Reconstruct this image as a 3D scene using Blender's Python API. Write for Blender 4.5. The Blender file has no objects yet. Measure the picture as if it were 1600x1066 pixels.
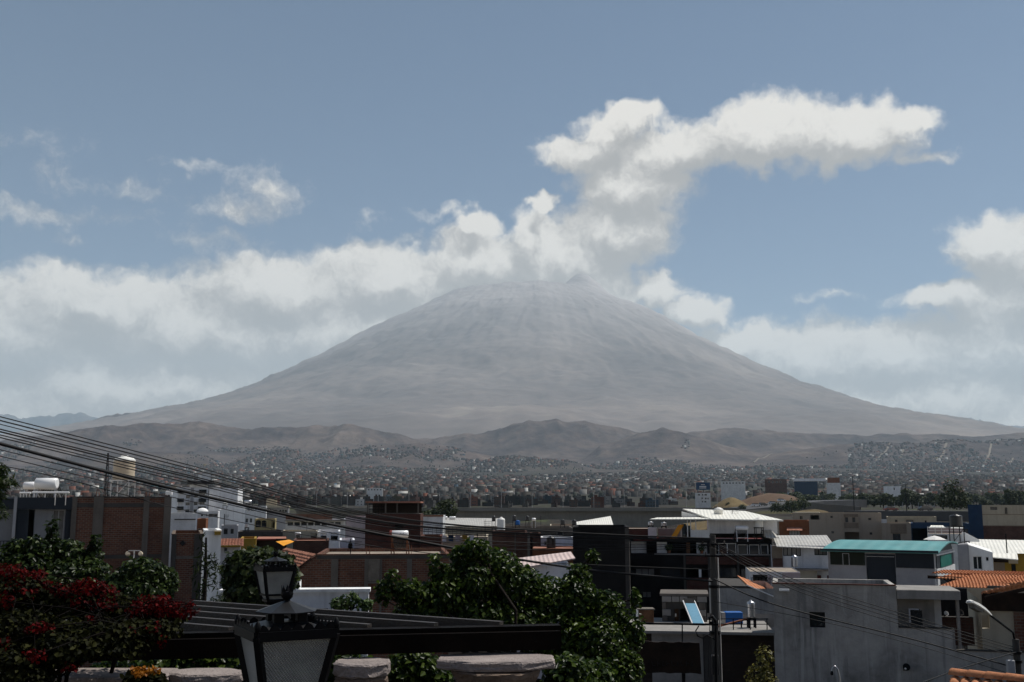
import bpy, bmesh, math, random
import numpy as np
from mathutils import Vector, Matrix
R = math.radians
rnd = random.Random(7)
SC = bpy.context.scene
COL = SC.collection

# ---------------------------------------------------------------- camera
FP, PX0, PY0, HOR, CAMZ = 1650.0, 800.0, 533.0, 790.0, 14.0
TH = math.atan((HOR - PY0) / FP)
CT, ST = math.cos(TH), math.sin(TH)
cam = bpy.data.cameras.new('camera'); cam_o = bpy.data.objects.new('camera', cam); COL.objects.link(cam_o)
cam.sensor_width = 36.0; cam.lens = 36.0 * FP / 1600.0
cam.clip_start = 0.1; cam.clip_end = 120000.0
cam_o.location = (0, 0, CAMZ); cam_o.rotation_euler = (R(90) + TH, 0, 0)
SC.camera = cam_o

def ray(px, py):
    dx = (px - PX0) / FP; dz = (PY0 - py) / FP
    return Vector((dx, CT - ST * dz, ST + CT * dz))
def at(px, py, Y):
    """the point of the place that stands at depth Y (metres ahead) on the line of sight of this spot"""
    d = ray(px, py); t = Y / d.y
    return Vector((d.x * t, Y, CAMZ + d.z * t))
def azel(px, py):
    d = ray(px, py).normalized()
    return math.atan2(d.x, d.y), math.asin(d.z)

# ---------------------------------------------------------------- light
SUN_EL, SUN_AZ = 60.0, 62.0          # azimuth clockwise from the viewing direction (+Y)
sd = Vector((math.sin(R(SUN_AZ)) * math.cos(R(SUN_EL)), math.cos(R(SUN_AZ)) * math.cos(R(SUN_EL)), math.sin(R(SUN_EL))))
sl = bpy.data.lights.new('sun', 'SUN'); sun_o = bpy.data.objects.new('sun', sl); COL.objects.link(sun_o)
sl.energy = 5.0; sl.angle = R(0.53); sl.color = (1.0, 0.955, 0.89)
sun_o.location = (60, 40, 120)
sun_o.rotation_euler = sd.to_track_quat('Z', 'Y').to_euler()

SC.render.engine = 'CYCLES'
SC.view_settings.view_transform = 'Standard'; SC.view_settings.look = 'None'
SC.view_settings.exposure = 0.0; SC.view_settings.gamma = 1.0; SC.view_settings.use_curve_mapping = False
cy = SC.cycles
cy.use_denoising = True; cy.max_bounces = 5; cy.diffuse_bounces = 2; cy.glossy_bounces = 2
cy.transmission_bounces = 3; cy.transparent_max_bounces = 12; cy.volume_bounces = 1
cy.sample_clamp_indirect = 4.0; cy.caustics_reflective = False; cy.caustics_refractive = False
cy.use_adaptive_sampling = True; cy.adaptive_threshold = 0.015

# ---------------------------------------------------------------- sky with clouds
world = bpy.data.worlds.new('World'); SC.world = world; world.use_nodes = True
wt = world.node_tree; wt.nodes.clear()

class NT:
    """small node-tree writer"""
    def __init__(s, tree): s.t = tree
    def n(s, typ, **kw):
        nd = s.t.nodes.new(typ)
        for k, v in kw.items(): setattr(nd, k, v)
        return nd
    def set(s, sock, v):
        if v is None: return
        if hasattr(v, 'is_output'): s.t.links.new(v, sock)
        else: sock.default_value = v
    def m(s, op, a, b=None, c=None, clamp=False):
        nd = s.n('ShaderNodeMath', operation=op, use_clamp=clamp)
        for i, v in enumerate((a, b, c)): s.set(nd.inputs[i], v)
        return nd.outputs[0]
    def v(s, op, a, b=None, c=None):
        nd = s.n('ShaderNodeVectorMath', operation=op)
        if op == 'SCALE':
            s.set(nd.inputs[0], a); s.set(nd.inputs[3], b); return nd.outputs[0]
        for i, x in enumerate((a, b, c)): s.set(nd.inputs[i], x)
        return nd.outputs['Value'] if op in ('LENGTH', 'DOT_PRODUCT') else nd.outputs[0]
    def noise(s, vec, scale, detail=4, rough=.55, dist=0.0, lac=2.0):
        nd = s.n('ShaderNodeTexNoise')
        s.set(nd.inputs['Vector'], vec); nd.inputs['Scale'].default_value = scale; nd.inputs['Detail'].default_value = detail
        nd.inputs['Roughness'].default_value = rough; nd.inputs['Distortion'].default_value = dist; nd.inputs['Lacunarity'].default_value = lac
        return nd
    def ramp(s, fac, stops, mode='LINEAR'):
        nd = s.n('ShaderNodeValToRGB'); nd.color_ramp.interpolation = mode
        el = nd.color_ramp.elements
        while len(el) < len(stops): el.new(0.5)
        for e, (p, c) in zip(el, stops):
            e.position = p; e.color = c if len(c) == 4 else (*c, 1)
        s.set(nd.inputs[0], fac); return nd.outputs[0]
    def mix(s, fac, a, b, blend='MIX'):
        nd = s.n('ShaderNodeMix', data_type='RGBA', blend_type=blend)
        s.set(nd.inputs[0], fac)
        for i, v in ((6, a), (7, b)): s.set(nd.inputs[i], (*v, 1) if isinstance(v, tuple) and len(v) == 3 else v)
        return nd.outputs[2]
    def mr(s, val, a, b, c=0.0, d=1.0, smooth=True):
        nd = s.n('ShaderNodeMapRange', interpolation_type='SMOOTHSTEP' if smooth else 'LINEAR')
        s.set(nd.inputs[0], val)
        for i, x in enumerate((a, b, c, d)): s.set(nd.inputs[1 + i], x)
        return nd.outputs[0]

# cloud bodies: where in the sky, how wide, how high, how solid (azimuth and elevation of the real sky)
BLOBS = [(985,182,66,30,1),(915,243,92,34,1),(950,215,76,46,1.05),(1060,235,140,52,1.05),(1200,212,150,62,1.15),(1320,212,120,60,1.1),(1405,192,66,28,.8),(1430,238,50,14,.35),
 (985,290,112,66,1.15),(962,360,112,72,1.2),(880,405,140,66,1.2),(750,412,118,66,1.2),(745,352,40,32,1.1),(850,328,24,26,1),(832,372,52,46,1.1),
 (1030,455,58,34,1.05),(1085,490,66,34,1.05),(1150,540,90,36,1),(900,455,150,50,1.0),
 (610,440,190,66,1.05),(450,455,190,62,1.05),(300,520,300,85,1.1),(150,480,220,70,1.1),(0,520,260,100,1.1),(520,520,280,90,1.1),(200,610,420,90,1.1),(-150,470,240,80,1.1),
 (1260,560,150,64,1.05),(1400,560,200,64,1.05),(1600,540,180,100,1.1),(1560,385,84,52,1.1),(1660,400,150,80,1.1),(1500,465,110,28,1),(1620,470,140,60,1.1),(1300,468,48,9,.26),(1500,620,260,70,1.1),
 (370,328,74,26,.34),(420,298,58,30,.28),(228,296,40,16,.18),(135,286,56,10,.10),(45,326,90,12,.16),(130,338,70,8,.06),(312,265,46,7,.12),(20,222,65,14,.08),
 (582,346,28,10,.16),(695,334,56,9,.18),(120,366,28,8,.16),(330,378,70,14,.2)]
grp = bpy.data.node_groups.new('cloud_cover', 'ShaderNodeTree')
grp.interface.new_socket('Sky', in_out='INPUT', socket_type='NodeSocketVector')
grp.interface.new_socket('Cover', in_out='OUTPUT', socket_type='NodeSocketFloat')
grp.interface.new_socket('Lit', in_out='OUTPUT', socket_type='NodeSocketFloat')
g = NT(grp)
gi = g.n('NodeGroupInput').outputs[0]; go = g.n('NodeGroupOutput')
w1 = g.v('SUBTRACT', g.noise(gi, 22, 2, .6).outputs['Color'], (.5, .5, .5))
w2 = g.v('SUBTRACT', g.noise(gi, 75, 2, .6).outputs['Color'], (.5, .5, .5))
pos = g.v('ADD', g.v('ADD', gi, g.v('SCALE', w1, .042)), g.v('SCALE', w2, .016))
sep = g.n('ShaderNodeSeparateXYZ'); g.set(sep.inputs[0], pos)
def bodies(vec):
    acc = None
    for (bx, by, rx, ry, k) in BLOBS:
        a, e = azel(bx, by)
        d = g.v('MULTIPLY', g.v('SUBTRACT', vec, (a, e, 0)), (FP / rx, FP / ry, 0))
        b = g.m('MULTIPLY_ADD', g.v('LENGTH', d), -k, k)
        acc = b if acc is None else g.m('SMOOTH_MAX', acc, b, .18)
    return acc
acc = bodies(pos)
above = bodies(g.v('ADD', pos, (.006, .024, 0)))                         # how much cloud stands higher up: bases lie in its shade
band = g.m('MULTIPLY', g.m('SUBTRACT', .150, sep.outputs[1]), 14.0)      # the bank of cloud that rings the whole horizon
wide = g.m('MULTIPLY_ADD', g.noise(gi, 3.2, 3, .55).outputs['Fac'], 9.0, -6.3)
side = g.mr(g.m('ABSOLUTE', sep.outputs[0]), .50, .75)                    # outside the view broken cloud goes on in the same way
far = g.m('SUBTRACT', g.m('MULTIPLY', wide, side), g.m('MULTIPLY_ADD', side, -2.0, 2.0))
acc = g.m('MAXIMUM', g.m('MAXIMUM', acc, band), g.m('MINIMUM', far, .9))
fn = g.noise(g.v('MULTIPLY', gi, (.8, 1.0, 1)), 34, 6, .62).outputs['Fac']
pf = g.m('SUBTRACT', g.noise(pos, 95, 3, .6).outputs['Fac'], .5)
cov = g.m('MULTIPLY_ADD', g.m('SUBTRACT', fn, .5), .85, g.m('MULTIPLY_ADD', pf, .40, g.m('MULTIPLY', acc, 1.4)))
g.set(go.inputs[0], cov)
g.set(go.inputs[1], g.m('MULTIPLY_ADD', g.m('SUBTRACT', acc, above), 1.1, g.m('MULTIPLY_ADD', pf, .9, g.m('MULTIPLY', g.m('SUBTRACT', fn, .5), .8))))

w = NT(wt)
tc = w.n('ShaderNodeTexCoord').outputs['Generated']
nrm = w.v('NORMALIZE', tc)
sx = w.n('ShaderNodeSeparateXYZ'); w.set(sx.inputs[0], nrm)
az = w.m('ARCTAN2', sx.outputs[0], sx.outputs[1]); el = w.m('ARCSINE', sx.outputs[2])
cv = w.n('ShaderNodeCombineXYZ'); w.set(cv.inputs[0], az); w.set(cv.inputs[1], el)
g1 = w.n('ShaderNodeGroup', node_tree=grp); w.set(g1.inputs[0], cv.outputs[0])
cover = w.mr(g1.outputs[0], -.10, .58)
tone = w.mr(g1.outputs[1], -.45, .75)
ccol = w.ramp(tone, [(.0, (.55, .505, .455)), (.30, (.66, .605, .545)), (.60, (.86, .795, .715)), (1, (1.18, 1.10, .99))])
sky = w.n('ShaderNodeTexSky', sky_type='NISHITA', sun_disc=False)
sky.sun_elevation = R(SUN_EL); sky.sun_rotation = R(SUN_AZ); sky.altitude = 2300; sky.air_density = 1.0; sky.dust_density = 0.1; sky.ozone_density = 0.0
SKY_STR, CLOUD_STR = .070, .82
skyc = w.v('SCALE', sky.outputs[0], SKY_STR)
cloudc = w.v('SCALE', ccol, CLOUD_STR)
bg = w.n('ShaderNodeBackground'); bg.inputs[1].default_value = 1.0
w.set(bg.inputs[0], w.mix(w.m('MULTIPLY', cover, .96), skyc, cloudc))
out = w.n('ShaderNodeOutputWorld'); wt.links.new(bg.outputs[0], out.inputs[0])
world.cycles.sampling_method = 'MANUAL'; world.cycles.sample_map_resolution = 512

# ---------------------------------------------------------------- noise on grids
def _hash(ix, iy, seed):
    h = (ix.astype(np.int64) * 374761393 + iy.astype(np.int64) * 668265263 + seed * 1442695041) & 0xffffffff
    h = ((h ^ (h >> 13)) * 1274126177) & 0xffffffff
    return ((h ^ (h >> 16)) & 0xffff) / 65535.0
def vnoise(x, y, seed=0):
    ix = np.floor(x); iy = np.floor(y); fx = x - ix; fy = y - iy
    fx = fx * fx * fx * (fx * (fx * 6 - 15) + 10); fy = fy * fy * fy * (fy * (fy * 6 - 15) + 10)
    a = _hash(ix, iy, seed); b = _hash(ix + 1, iy, seed); c = _hash(ix, iy + 1, seed); d = _hash(ix + 1, iy + 1, seed)
    return a + (b - a) * fx + (c - a) * fy + (a - b - c + d) * fx * fy
def fbm(x, y, oct=5, seed=0, gain=.5, ridge=False):
    s = 0; amp = 1; tot = 0
    for o in range(oct):
        v = vnoise(x, y, seed + o * 17)
        if ridge: v = 1 - abs(2 * v - 1)
        s = s + v * amp; tot += amp; amp *= gain; x = x * 2.03 + 11.3; y = y * 2.03 + 5.7
    return s / tot

# ---------------------------------------------------------------- materials
MATS = {}
def new_mat(name):
    m = bpy.data.materials.new(name); m.use_nodes = True
    t = NT(m.node_tree); b = m.node_tree.nodes['Principled BSDF']
    return m, t, b
def objpos(t): return t.n('ShaderNodeNewGeometry').outputs['Position']
def plain(name, col, rough=.7, metal=0.0, var=.12, scale=1.2, bump=0.0, spec=.15, streak=0.0):
    """one even paint or plaster with weather stains on it"""
    if name in MATS: return MATS[name]
    m, t, b = new_mat(name); p = objpos(t)
    n1 = t.noise(p, scale, 5, .6).outputs['Fac']; n2 = t.noise(p, scale * 9, 3, .6).outputs['Fac']
    f = t.m('ADD', t.m('MULTIPLY', n1, .7), t.m('MULTIPLY', n2, .3))
    c0 = tuple(max(0, c * (1 - var * 2.2)) for c in col); c1 = tuple(min(1, c * (1 + var * 1.2)) for c in col)
    c = t.ramp(f, [(.3, c0), (.55, col), (.72, c1)])
    if streak:
        st = t.noise(t.v('MULTIPLY', p, (2.2, 2.2, .16)), 1.0, 5, .65).outputs['Fac']
        c = t.mix(t.m('MULTIPLY', t.mr(st, .5, .72), streak), c, tuple(x * .45 for x in col))
    t.set(b.inputs['Base Color'], c); b.inputs['Roughness'].default_value = rough; b.inputs['Metallic'].default_value = metal
    b.inputs['Specular IOR Level'].default_value = spec
    if bump:
        bp = t.n('ShaderNodeBump'); bp.inputs['Strength'].default_value = bump; bp.inputs['Distance'].default_value = .02
        t.set(bp.inputs['Height'], t.noise(p, scale * 12, 4, .6).outputs['Fac']); t.set(b.inputs['Normal'], bp.outputs[0])
    MATS[name] = m; return m
def brick_mat(name, c1, c2, mortar, w=.26, h=.105, dark=.25):
    if name in MATS: return MATS[name]
    m, t, b = new_mat(name)
    tcn = t.n('ShaderNodeTexCoord').outputs['Object']
    s = t.n('ShaderNodeSeparateXYZ'); t.set(s.inputs[0], tcn)
    cx = t.n('ShaderNodeCombineXYZ'); t.set(cx.inputs[0], t.m('ADD', s.outputs[0], s.outputs[1])); t.set(cx.inputs[1], s.outputs[2])
    br = t.n('ShaderNodeTexBrick'); t.set(br.inputs['Vector'], cx.outputs[0])
    br.inputs['Scale'].default_value = 1; br.inputs['Brick Width'].default_value = w; br.inputs['Row Height'].default_value = h
    br.inputs['Mortar Size'].default_value = .012; br.inputs['Color1'].default_value = (*c1, 1); br.inputs['Color2'].default_value = (*c2, 1); br.inputs['Mortar'].default_value = (*mortar, 1)
    br.inputs['Bias'].default_value = -.1
    st = t.noise(tcn, .55, 6, .62).outputs['Fac']
    c = t.mix(t.mr(st, .42, .7, 0, dark * 2.4), br.outputs['Color'], tuple(x * .4 for x in c1))
    c = t.mix(t.mr(t.noise(tcn, 1.3, 4, .6).outputs['Fac'], .58, .75, 0, .35), c, mortar)
    t.set(b.inputs['Base Color'], c); b.inputs['Roughness'].default_value = .92; b.inputs['Specular IOR Level'].default_value = .15
    bp = t.n('ShaderNodeBump'); bp.inputs['Strength'].default_value = .6; bp.inputs['Distance'].default_value = .02
    t.set(bp.inputs['Height'], t.m('SUBTRACT', 1.0, br.outputs['Fac'])); t.set(b.inputs['Normal'], bp.outputs[0])
    MATS[name] = m; return m
def corrugated(name, col, pitch=.16, axis=0, rough=.5, var=.1):
    if name in MATS: return MATS[name]
    m, t, b = new_mat(name)
    tcn = t.n('ShaderNodeTexCoord').outputs['Object']; s = t.n('ShaderNodeSeparateXYZ'); t.set(s.inputs[0], tcn)
    wv = t.m('SINE', t.m('MULTIPLY', s.outputs[axis], 6.283 / pitch))
    n = t.noise(tcn, .8, 5, .6).outputs['Fac']
    t.set(b.inputs['Base Color'], t.ramp(n, [(.3, tuple(c * (1 - 2 * var) for c in col)), (.7, tuple(min(1, c * (1 + var)) for c in col))]))
    b.inputs['Roughness'].default_value = rough
    bp = t.n('ShaderNodeBump'); bp.inputs['Strength'].default_value = .5; bp.inputs['Distance'].default_value = .03
    t.set(bp.inputs['Height'], wv); t.set(b.inputs['Normal'], bp.outputs[0])
    MATS[name] = m; return m
def glass(name, col=(.02, .025, .03), rough=.08):
    if name in MATS: return MATS[name]
    m, t, b = new_mat(name); b.inputs['Base Color'].default_value = (*col, 1); b.inputs['Roughness'].default_value = rough
    b.inputs['Specular IOR Level'].default_value = .5
    MATS[name] = m; return m
def leaf_mat(name, dark, mid, light, gloss=.38, trans=.25, spec=.14):
    """leaves: each leaf carries its own tone in the colour attribute 'leaf'"""
    if name in MATS: return MATS[name]
    m, t, b = new_mat(name)
    a = t.n('ShaderNodeAttribute', attribute_name='leaf').outputs['Fac']
    c = t.ramp(a, [(0, dark), (.5, mid), (1, light)])
    t.set(b.inputs['Base Color'], c); b.inputs['Roughness'].default_value = gloss; b.inputs['Specular IOR Level'].default_value = spec
    tr = t.n('ShaderNodeBsdfTranslucent'); t.set(tr.inputs[0], t.mix(.5, c, tuple(min(1, x * 2) for x in mid)))
    mx = t.n('ShaderNodeMixShader'); mx.inputs[0].default_value = trans
    m.node_tree.links.new(b.outputs[0], mx.inputs[1]); m.node_tree.links.new(tr.outputs[0], mx.inputs[2])
    m.node_tree.links.new(mx.outputs[0], m.node_tree.nodes['Material Output'].inputs[0])
    MATS[name] = m; return m

# ---------------------------------------------------------------- objects
def tag(o, label=None, cat=None, group=None, kind=None):
    if label: o['label'] = label
    if cat: o['category'] = cat
    if group: o['group'] = group
    if kind: o['kind'] = kind
    return o
def empty(name, loc, label, cat, group=None, rz=0.0):
    o = bpy.data.objects.new(name, None); COL.objects.link(o); o.location = loc; o.rotation_euler = (0, 0, rz)
    o.empty_display_size = .3
    return tag(o, label, cat, group)
def link(name, me, mat=None, parent=None):
    o = bpy.data.objects.new(name, me); COL.objects.link(o)
    if mat is not None and not me.materials: me.materials.append(mat)
    if parent: o.parent = parent
    return o
def copy_tree(o, parent=None):
    c = o.copy(); COL.objects.link(c); c.parent = parent
    for ch in o.children: copy_tree(ch, c)
    return c
class MB:
    """gathers shapes into one mesh"""
    def __init__(s): s.v = []; s.f = []; s.sm = []
    def add(s, vs, fs, smooth=False):
        k = len(s.v); s.v += [tuple(v) for v in vs]; s.f += [tuple(i + k for i in f) for f in fs]; s.sm += [smooth] * len(fs); return s
    def box(s, x0, x1, y0, y1, z0, z1):
        return s.add([(x0,y0,z0),(x1,y0,z0),(x1,y1,z0),(x0,y1,z0),(x0,y0,z1),(x1,y0,z1),(x1,y1,z1),(x0,y1,z1)],
                     [(0,3,2,1),(4,5,6,7),(0,1,5,4),(1,2,6,5),(2,3,7,6),(3,0,4,7)])
    def bbox(s, x0, x1, y0, y1, z0, z1, b=.02):
        """box with chamfered upright and top edges"""
        p = [(x0+b,y0),(x1-b,y0),(x1,y0+b),(x1,y1-b),(x1-b,y1),(x0+b,y1),(x0,y1-b),(x0,y0+b)]
        cx, cy_ = (x0+x1)/2, (y0+y1)/2
        q = [(cx+(x-cx)*(1-2*b/max(.01,x1-x0)), cy_+(y-cy_)*(1-2*b/max(.01,y1-y0))) for x, y in p]
        vs = [(x,y,z0) for x,y in p]+[(x,y,z1-b) for x,y in p]+[(x,y,z1) for x,y in q]
        fs = [tuple(range(7,-1,-1)), tuple(range(16,24))]
        for i in range(8):
            j=(i+1)%8; fs += [(i,j,j+8,i+8),(i+8,j+8,j+16,i+16)]
        return s.add(vs, fs)
    def prism(s, poly, y0, y1):
        """outline in x,z pushed from y0 to y1"""
        n = len(poly)
        vs = [(x,y0,z) for x,z in poly]+[(x,y1,z) for x,z in poly]
        return s.add(vs, [tuple(range(n)), tuple(range(2*n-1,n-1,-1))]+[(i+n,(i+1)%n+n,(i+1)%n,i) for i in range(n)])
    def prismx(s, poly, x0, x1):
        """outline in y,z pushed from x0 to x1"""
        n = len(poly)
        vs = [(x0,y,z) for y,z in poly]+[(x1,y,z) for y,z in poly]
        return s.add(vs, [tuple(range(n-1,-1,-1)), tuple(range(n,2*n))]+[(i,(i+1)%n,(i+1)%n+n,i+n) for i in range(n)])
    def lathe(s, prof, n=20, c=(0,0,0), M=None, smooth=True):
        vs = []
        for r, z in prof:
            for i in range(n):
                a = 2*math.pi*i/n; p = Vector((r*math.cos(a), r*math.sin(a), z))
                if M: p = M @ p
                vs.append((p.x+c[0], p.y+c[1], p.z+c[2]))
        fs = []
        for j in range(len(prof)-1):
            for i in range(n):
                k=(i+1)%n; fs.append((j*n+i, j*n+k, (j+1)*n+k, (j+1)*n+i))
        s.add(vs, fs, smooth); m = len(prof)
        return s.add(vs[:n], [tuple(range(n-1,-1,-1))]).add(vs[(m-1)*n:], [tuple(range(n))])
    def tube(s, pts, r, n=6, r1=None, smooth=True):
        pts = [Vector(p) for p in pts]; m = len(pts); vs = []
        up = Vector((0,0,1)); 
        for i, p in enumerate(pts):
            d = (pts[min(i+1,m-1)]-pts[max(i-1,0)]).normalized()
            a = d.cross(up)
            if a.length < 1e-3: a = d.cross(Vector((1,0,0)))
            a.normalize(); b = d.cross(a).normalized()
            rr = r if r1 is None else r+(r1-r)*i/(m-1)
            for k in range(n):
                t = 2*math.pi*k/n; vs.append(p+a*(rr*math.cos(t))+b*(rr*math.sin(t)))
        fs = [(i*n+k, i*n+(k+1)%n, (i+1)*n+(k+1)%n, (i+1)*n+k) for i in range(m-1) for k in range(n)]
        s.add(vs, fs, smooth)
        return s.add(vs[:n], [tuple(range(n))]).add(vs[-n:], [tuple(range(n-1,-1,-1))])
    def bar(s, a, b, w=.05, h=None):
        """square bar from a to b"""
        a = Vector(a); b = Vector(b); h = h or w; d = (b-a).normalized(); u = d.cross(Vector((0,0,1)))
        if u.length < 1e-3: u = Vector((1,0,0))
        u.normalize(); q = u.cross(d).normalized(); u *= w/2; q *= h/2
        vs = [a-u-q,a+u-q,a+u+q,a-u+q,b-u-q,b+u-q,b+u+q,b-u+q]
        return s.add(vs, [(0,1,2,3),(7,6,5,4),(0,4,5,1),(1,5,6,2),(2,6,7,3),(3,7,4,0)])
    def mesh(s, name):
        me = bpy.data.meshes.new(name); me.from_pydata(s.v, [], s.f); 
        if any(s.sm): me.polygons.foreach_set('use_smooth', s.sm)
        me.update(); return me
    def build(s, name, mat, parent=None): return link(name, s.mesh(name), mat, parent)
def grid_mesh(name, P, smooth=True):
    """P: (rows, cols, 3) array of points"""
    r, c, _ = P.shape; me = bpy.data.meshes.new(name)
    idx = np.arange(r*c).reshape(r, c)
    q = np.stack([idx[:-1,:-1], idx[:-1,1:], idx[1:,1:], idx[1:,:-1]], -1).reshape(-1, 4)
    me.vertices.add(r*c); me.vertices.foreach_set('co', P.reshape(-1).astype(np.float32))
    me.loops.add(q.size); me.loops.foreach_set('vertex_index', q.reshape(-1).astype(np.int32))
    me.polygons.add(len(q)); me.polygons.foreach_set('loop_start', np.arange(0, q.size, 4, dtype=np.int32))
    me.polygons.foreach_set('use_smooth', np.full(len(q), smooth)); me.update(); me.validate(); return me

# ---------------------------------------------------------------- terrain
def zpy(py, Y): return CAMZ + (HOR - py) / FP * Y
_B = [(-400,12.2),(1.4,12.2),(2.6,10.4),(18,10.4),(20,4),(30,1.0),(100,0),(250,-5),(330,-18),(400,-40),(470,-34),(560,4)]
_B += [(Y, zpy(py, Y)) for Y, py in ((640,795),(1000,786),(1500,776),(2500,760),(3600,747),(4600,738),(5600,731),(7000,722),(9500,712),(26000,760))]
_BR = [(-400,12.2),(1.4,12.2),(2.6,10.4),(18,10.4),(20,4),(30,1.0),(100,0),(160,3),(240,7),(340,10),(450,12),(560,13)] + _B[12:]
_bx, _bz = zip(*_B); _rx, _rz = zip(*_BR)
RIDGES = [ # crest line (spot in the sky line), distance, spread, roughness in metres
 (25000, 2500, 2600, 60, [(-300,640),(-60,650),(0,648),(30,655),(70,650),(112,646),(150,655),(260,680)]),
 (25000, 2500, 2600, 60, [(1350,690),(1440,660),(1485,652),(1530,656),(1590,668),(1750,660),(2000,680)]),
 (12300, 900, 1000, 30, [(40,690),(110,662),(160,648),(215,643),(270,642),(340,646),(400,655),(470,668),(560,690)]),
 (6900, 520, 600, 30, [(-400,700),(-100,690),(30,688),(85,680),(150,668),(215,664),(280,665),(305,659),(330,663),(380,672),(430,671),(490,667),(545,665),(585,676),(640,686),(720,694)]),
 (7300, 520, 600, 26, [(560,694),(640,690),(700,684),(770,673),(805,662),(850,657),(905,659),(960,668),(1010,681),(1080,698)]),
 (6300, 420, 500, 22, [(900,706),(960,694),(1000,676),(1035,671),(1075,679),(1130,696),(1190,710),(1260,722)]),
 (7700, 560, 650, 22, [(1000,688),(1080,678),(1150,671),(1240,676),(1330,682),(1420,679),(1520,682),(1650,677),(1900,684)]),
 (5900, 480, 600, 18, [(1150,722),(1240,706),(1330,697),(1400,693),(1470,692),(1540,690),(1620,687),(1800,686),(2100,700)]),
 (5400, 340, 420, 16, [(330,730),(370,718),(410,706),(440,700),(465,706),(500,722)]),
 (5600, 380, 480, 18, [(490,728),(540,706),(585,696),(640,694),(700,700),(760,712),(830,722)]),
 (5000, 320, 420, 14, [(720,732),(770,720),(800,716),(860,721),(930,726)]),
 (5200, 340, 420, 14, [(60,726),(130,712),(220,706),(300,712),(360,724)]),
]
def ground(X, Y):
    X = np.asarray(X, float); Y = np.asarray(Y, float)
    a = X / np.maximum(Y, 20.0)
    k = np.clip((a - .17) / .05, 0, 1); k = k * k * (3 - 2 * k)
    z = np.interp(Y, _bx, _bz) * (1 - k) + np.interp(Y, _rx, _rz) * k
    far = np.clip((Y - 700) / 1500, 0, 1)
    z = z + far * (fbm(X / 420, Y / 420, 4, 3) - .5) * 26 * np.clip((Y - 700) / 4000, .2, 1)
    px = PX0 + FP * (X / np.maximum(Y, 1.0)) / math.cos(TH)
    base = z.copy()
    for i, (Y0, sf, sb, amp, line) in enumerate(RIDGES):
        xs = [p[0] for p in line]; hs = [zpy(p[1], Y0) for p in line]
        n = fbm(X / 900 + i * 7, Y / 3000, 3, 40 + i) - .5
        Yw = Y0 + n * sf * 1.3
        t = (Y - Yw) / np.where(Y < Yw, sf, sb)
        f = np.exp(-np.abs(t) ** 1.55)
        edge = np.clip((px - xs[0]) / 40, 0, 1) * np.clip((xs[-1] - px) / 40, 0, 1)
        crest = np.interp(px, xs, hs) * (Yw / Y0) 
        g1 = (fbm(X / 200, Y / 340, 6, 70 + i, .55, True) - .62) * amp * 4.0
        h = base + (np.maximum(crest - base, 0)) * f * edge + g1 * f * edge * (.35 + .65 * np.clip(np.abs(t) * 1.4, 0, 1))
        z = np.where(f * edge > .02, np.maximum(z, h), z)
    return z
def G(x, y): return float(ground(np.array([x]), np.array([y]))[0])

def terrain_mat():
    m, t, b = new_mat('terrain'); p = objpos(t)
    s = t.n('ShaderNodeSeparateXYZ'); t.set(s.inputs[0], p)
    n1 = t.noise(p, .0022, 8, .65).outputs['Fac']; n2 = t.noise(p, .012, 6, .65).outputs['Fac']
    bumpn = t.noise(p, .02, 8, .7).outputs['Fac']
    hill = t.ramp(t.m('ADD', t.m('MULTIPLY', n1, .6), t.m('MULTIPLY', n2, .4)), [(.36, (.026, .019, .020)), (.46, (.056, .042, .040)), (.54, (.096, .071, .061)), (.64, (.155, .120, .100))])
    n3 = t.noise(p, .35, 6, .65).outputs['Fac']
    near = t.ramp(n3, [(.3, (.014, .012, .011)), (.5, (.028, .024, .02)), (.7, (.06, .05, .04))])
    scrub = t.mix(t.mr(t.noise(p, .03, 5, .6).outputs['Fac'], .52, .66), near, (.05, .06, .025))
    c = t.mix(t.mr(s.outputs[1], 3900, 5400), scrub, hill)
    bp = t.n('ShaderNodeBump'); bp.inputs['Strength'].default_value = .7; bp.inputs['Distance'].default_value = 18.0; t.set(bp.inputs['Height'], t.m('MULTIPLY', bumpn, t.mr(s.outputs[1], 1500, 4500))); t.set(b.inputs['Normal'], bp.outputs[0])
    t.set(b.inputs['Base Color'], c); b.inputs['Roughness'].default_value = .95; b.inputs['Specular IOR Level'].default_value = .1
    MATS['terrain'] = m; return m
ua = np.concatenate([np.linspace(-1.05, -.56, 40)[:-1], np.linspace(-.56, .56, 520), np.linspace(.56, 1.05, 40)[1:]])
ys = np.concatenate([np.linspace(-60, 0, 8)[:-1], np.linspace(0, 30, 40)[:-1], np.linspace(30, 620, 90)[:-1], np.linspace(620, 3200, 80)[:-1], np.linspace(3200, 9600, 330)[:-1], np.linspace(9600, 26500, 70)])
AA, YY = np.meshgrid(ua, ys); XX = AA * np.maximum(YY, 40.0)
P = np.stack([XX, YY, ground(XX, YY)], -1)
tag(link('terrain', grid_mesh('terrain', P), terrain_mat()), kind='structure')

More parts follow.
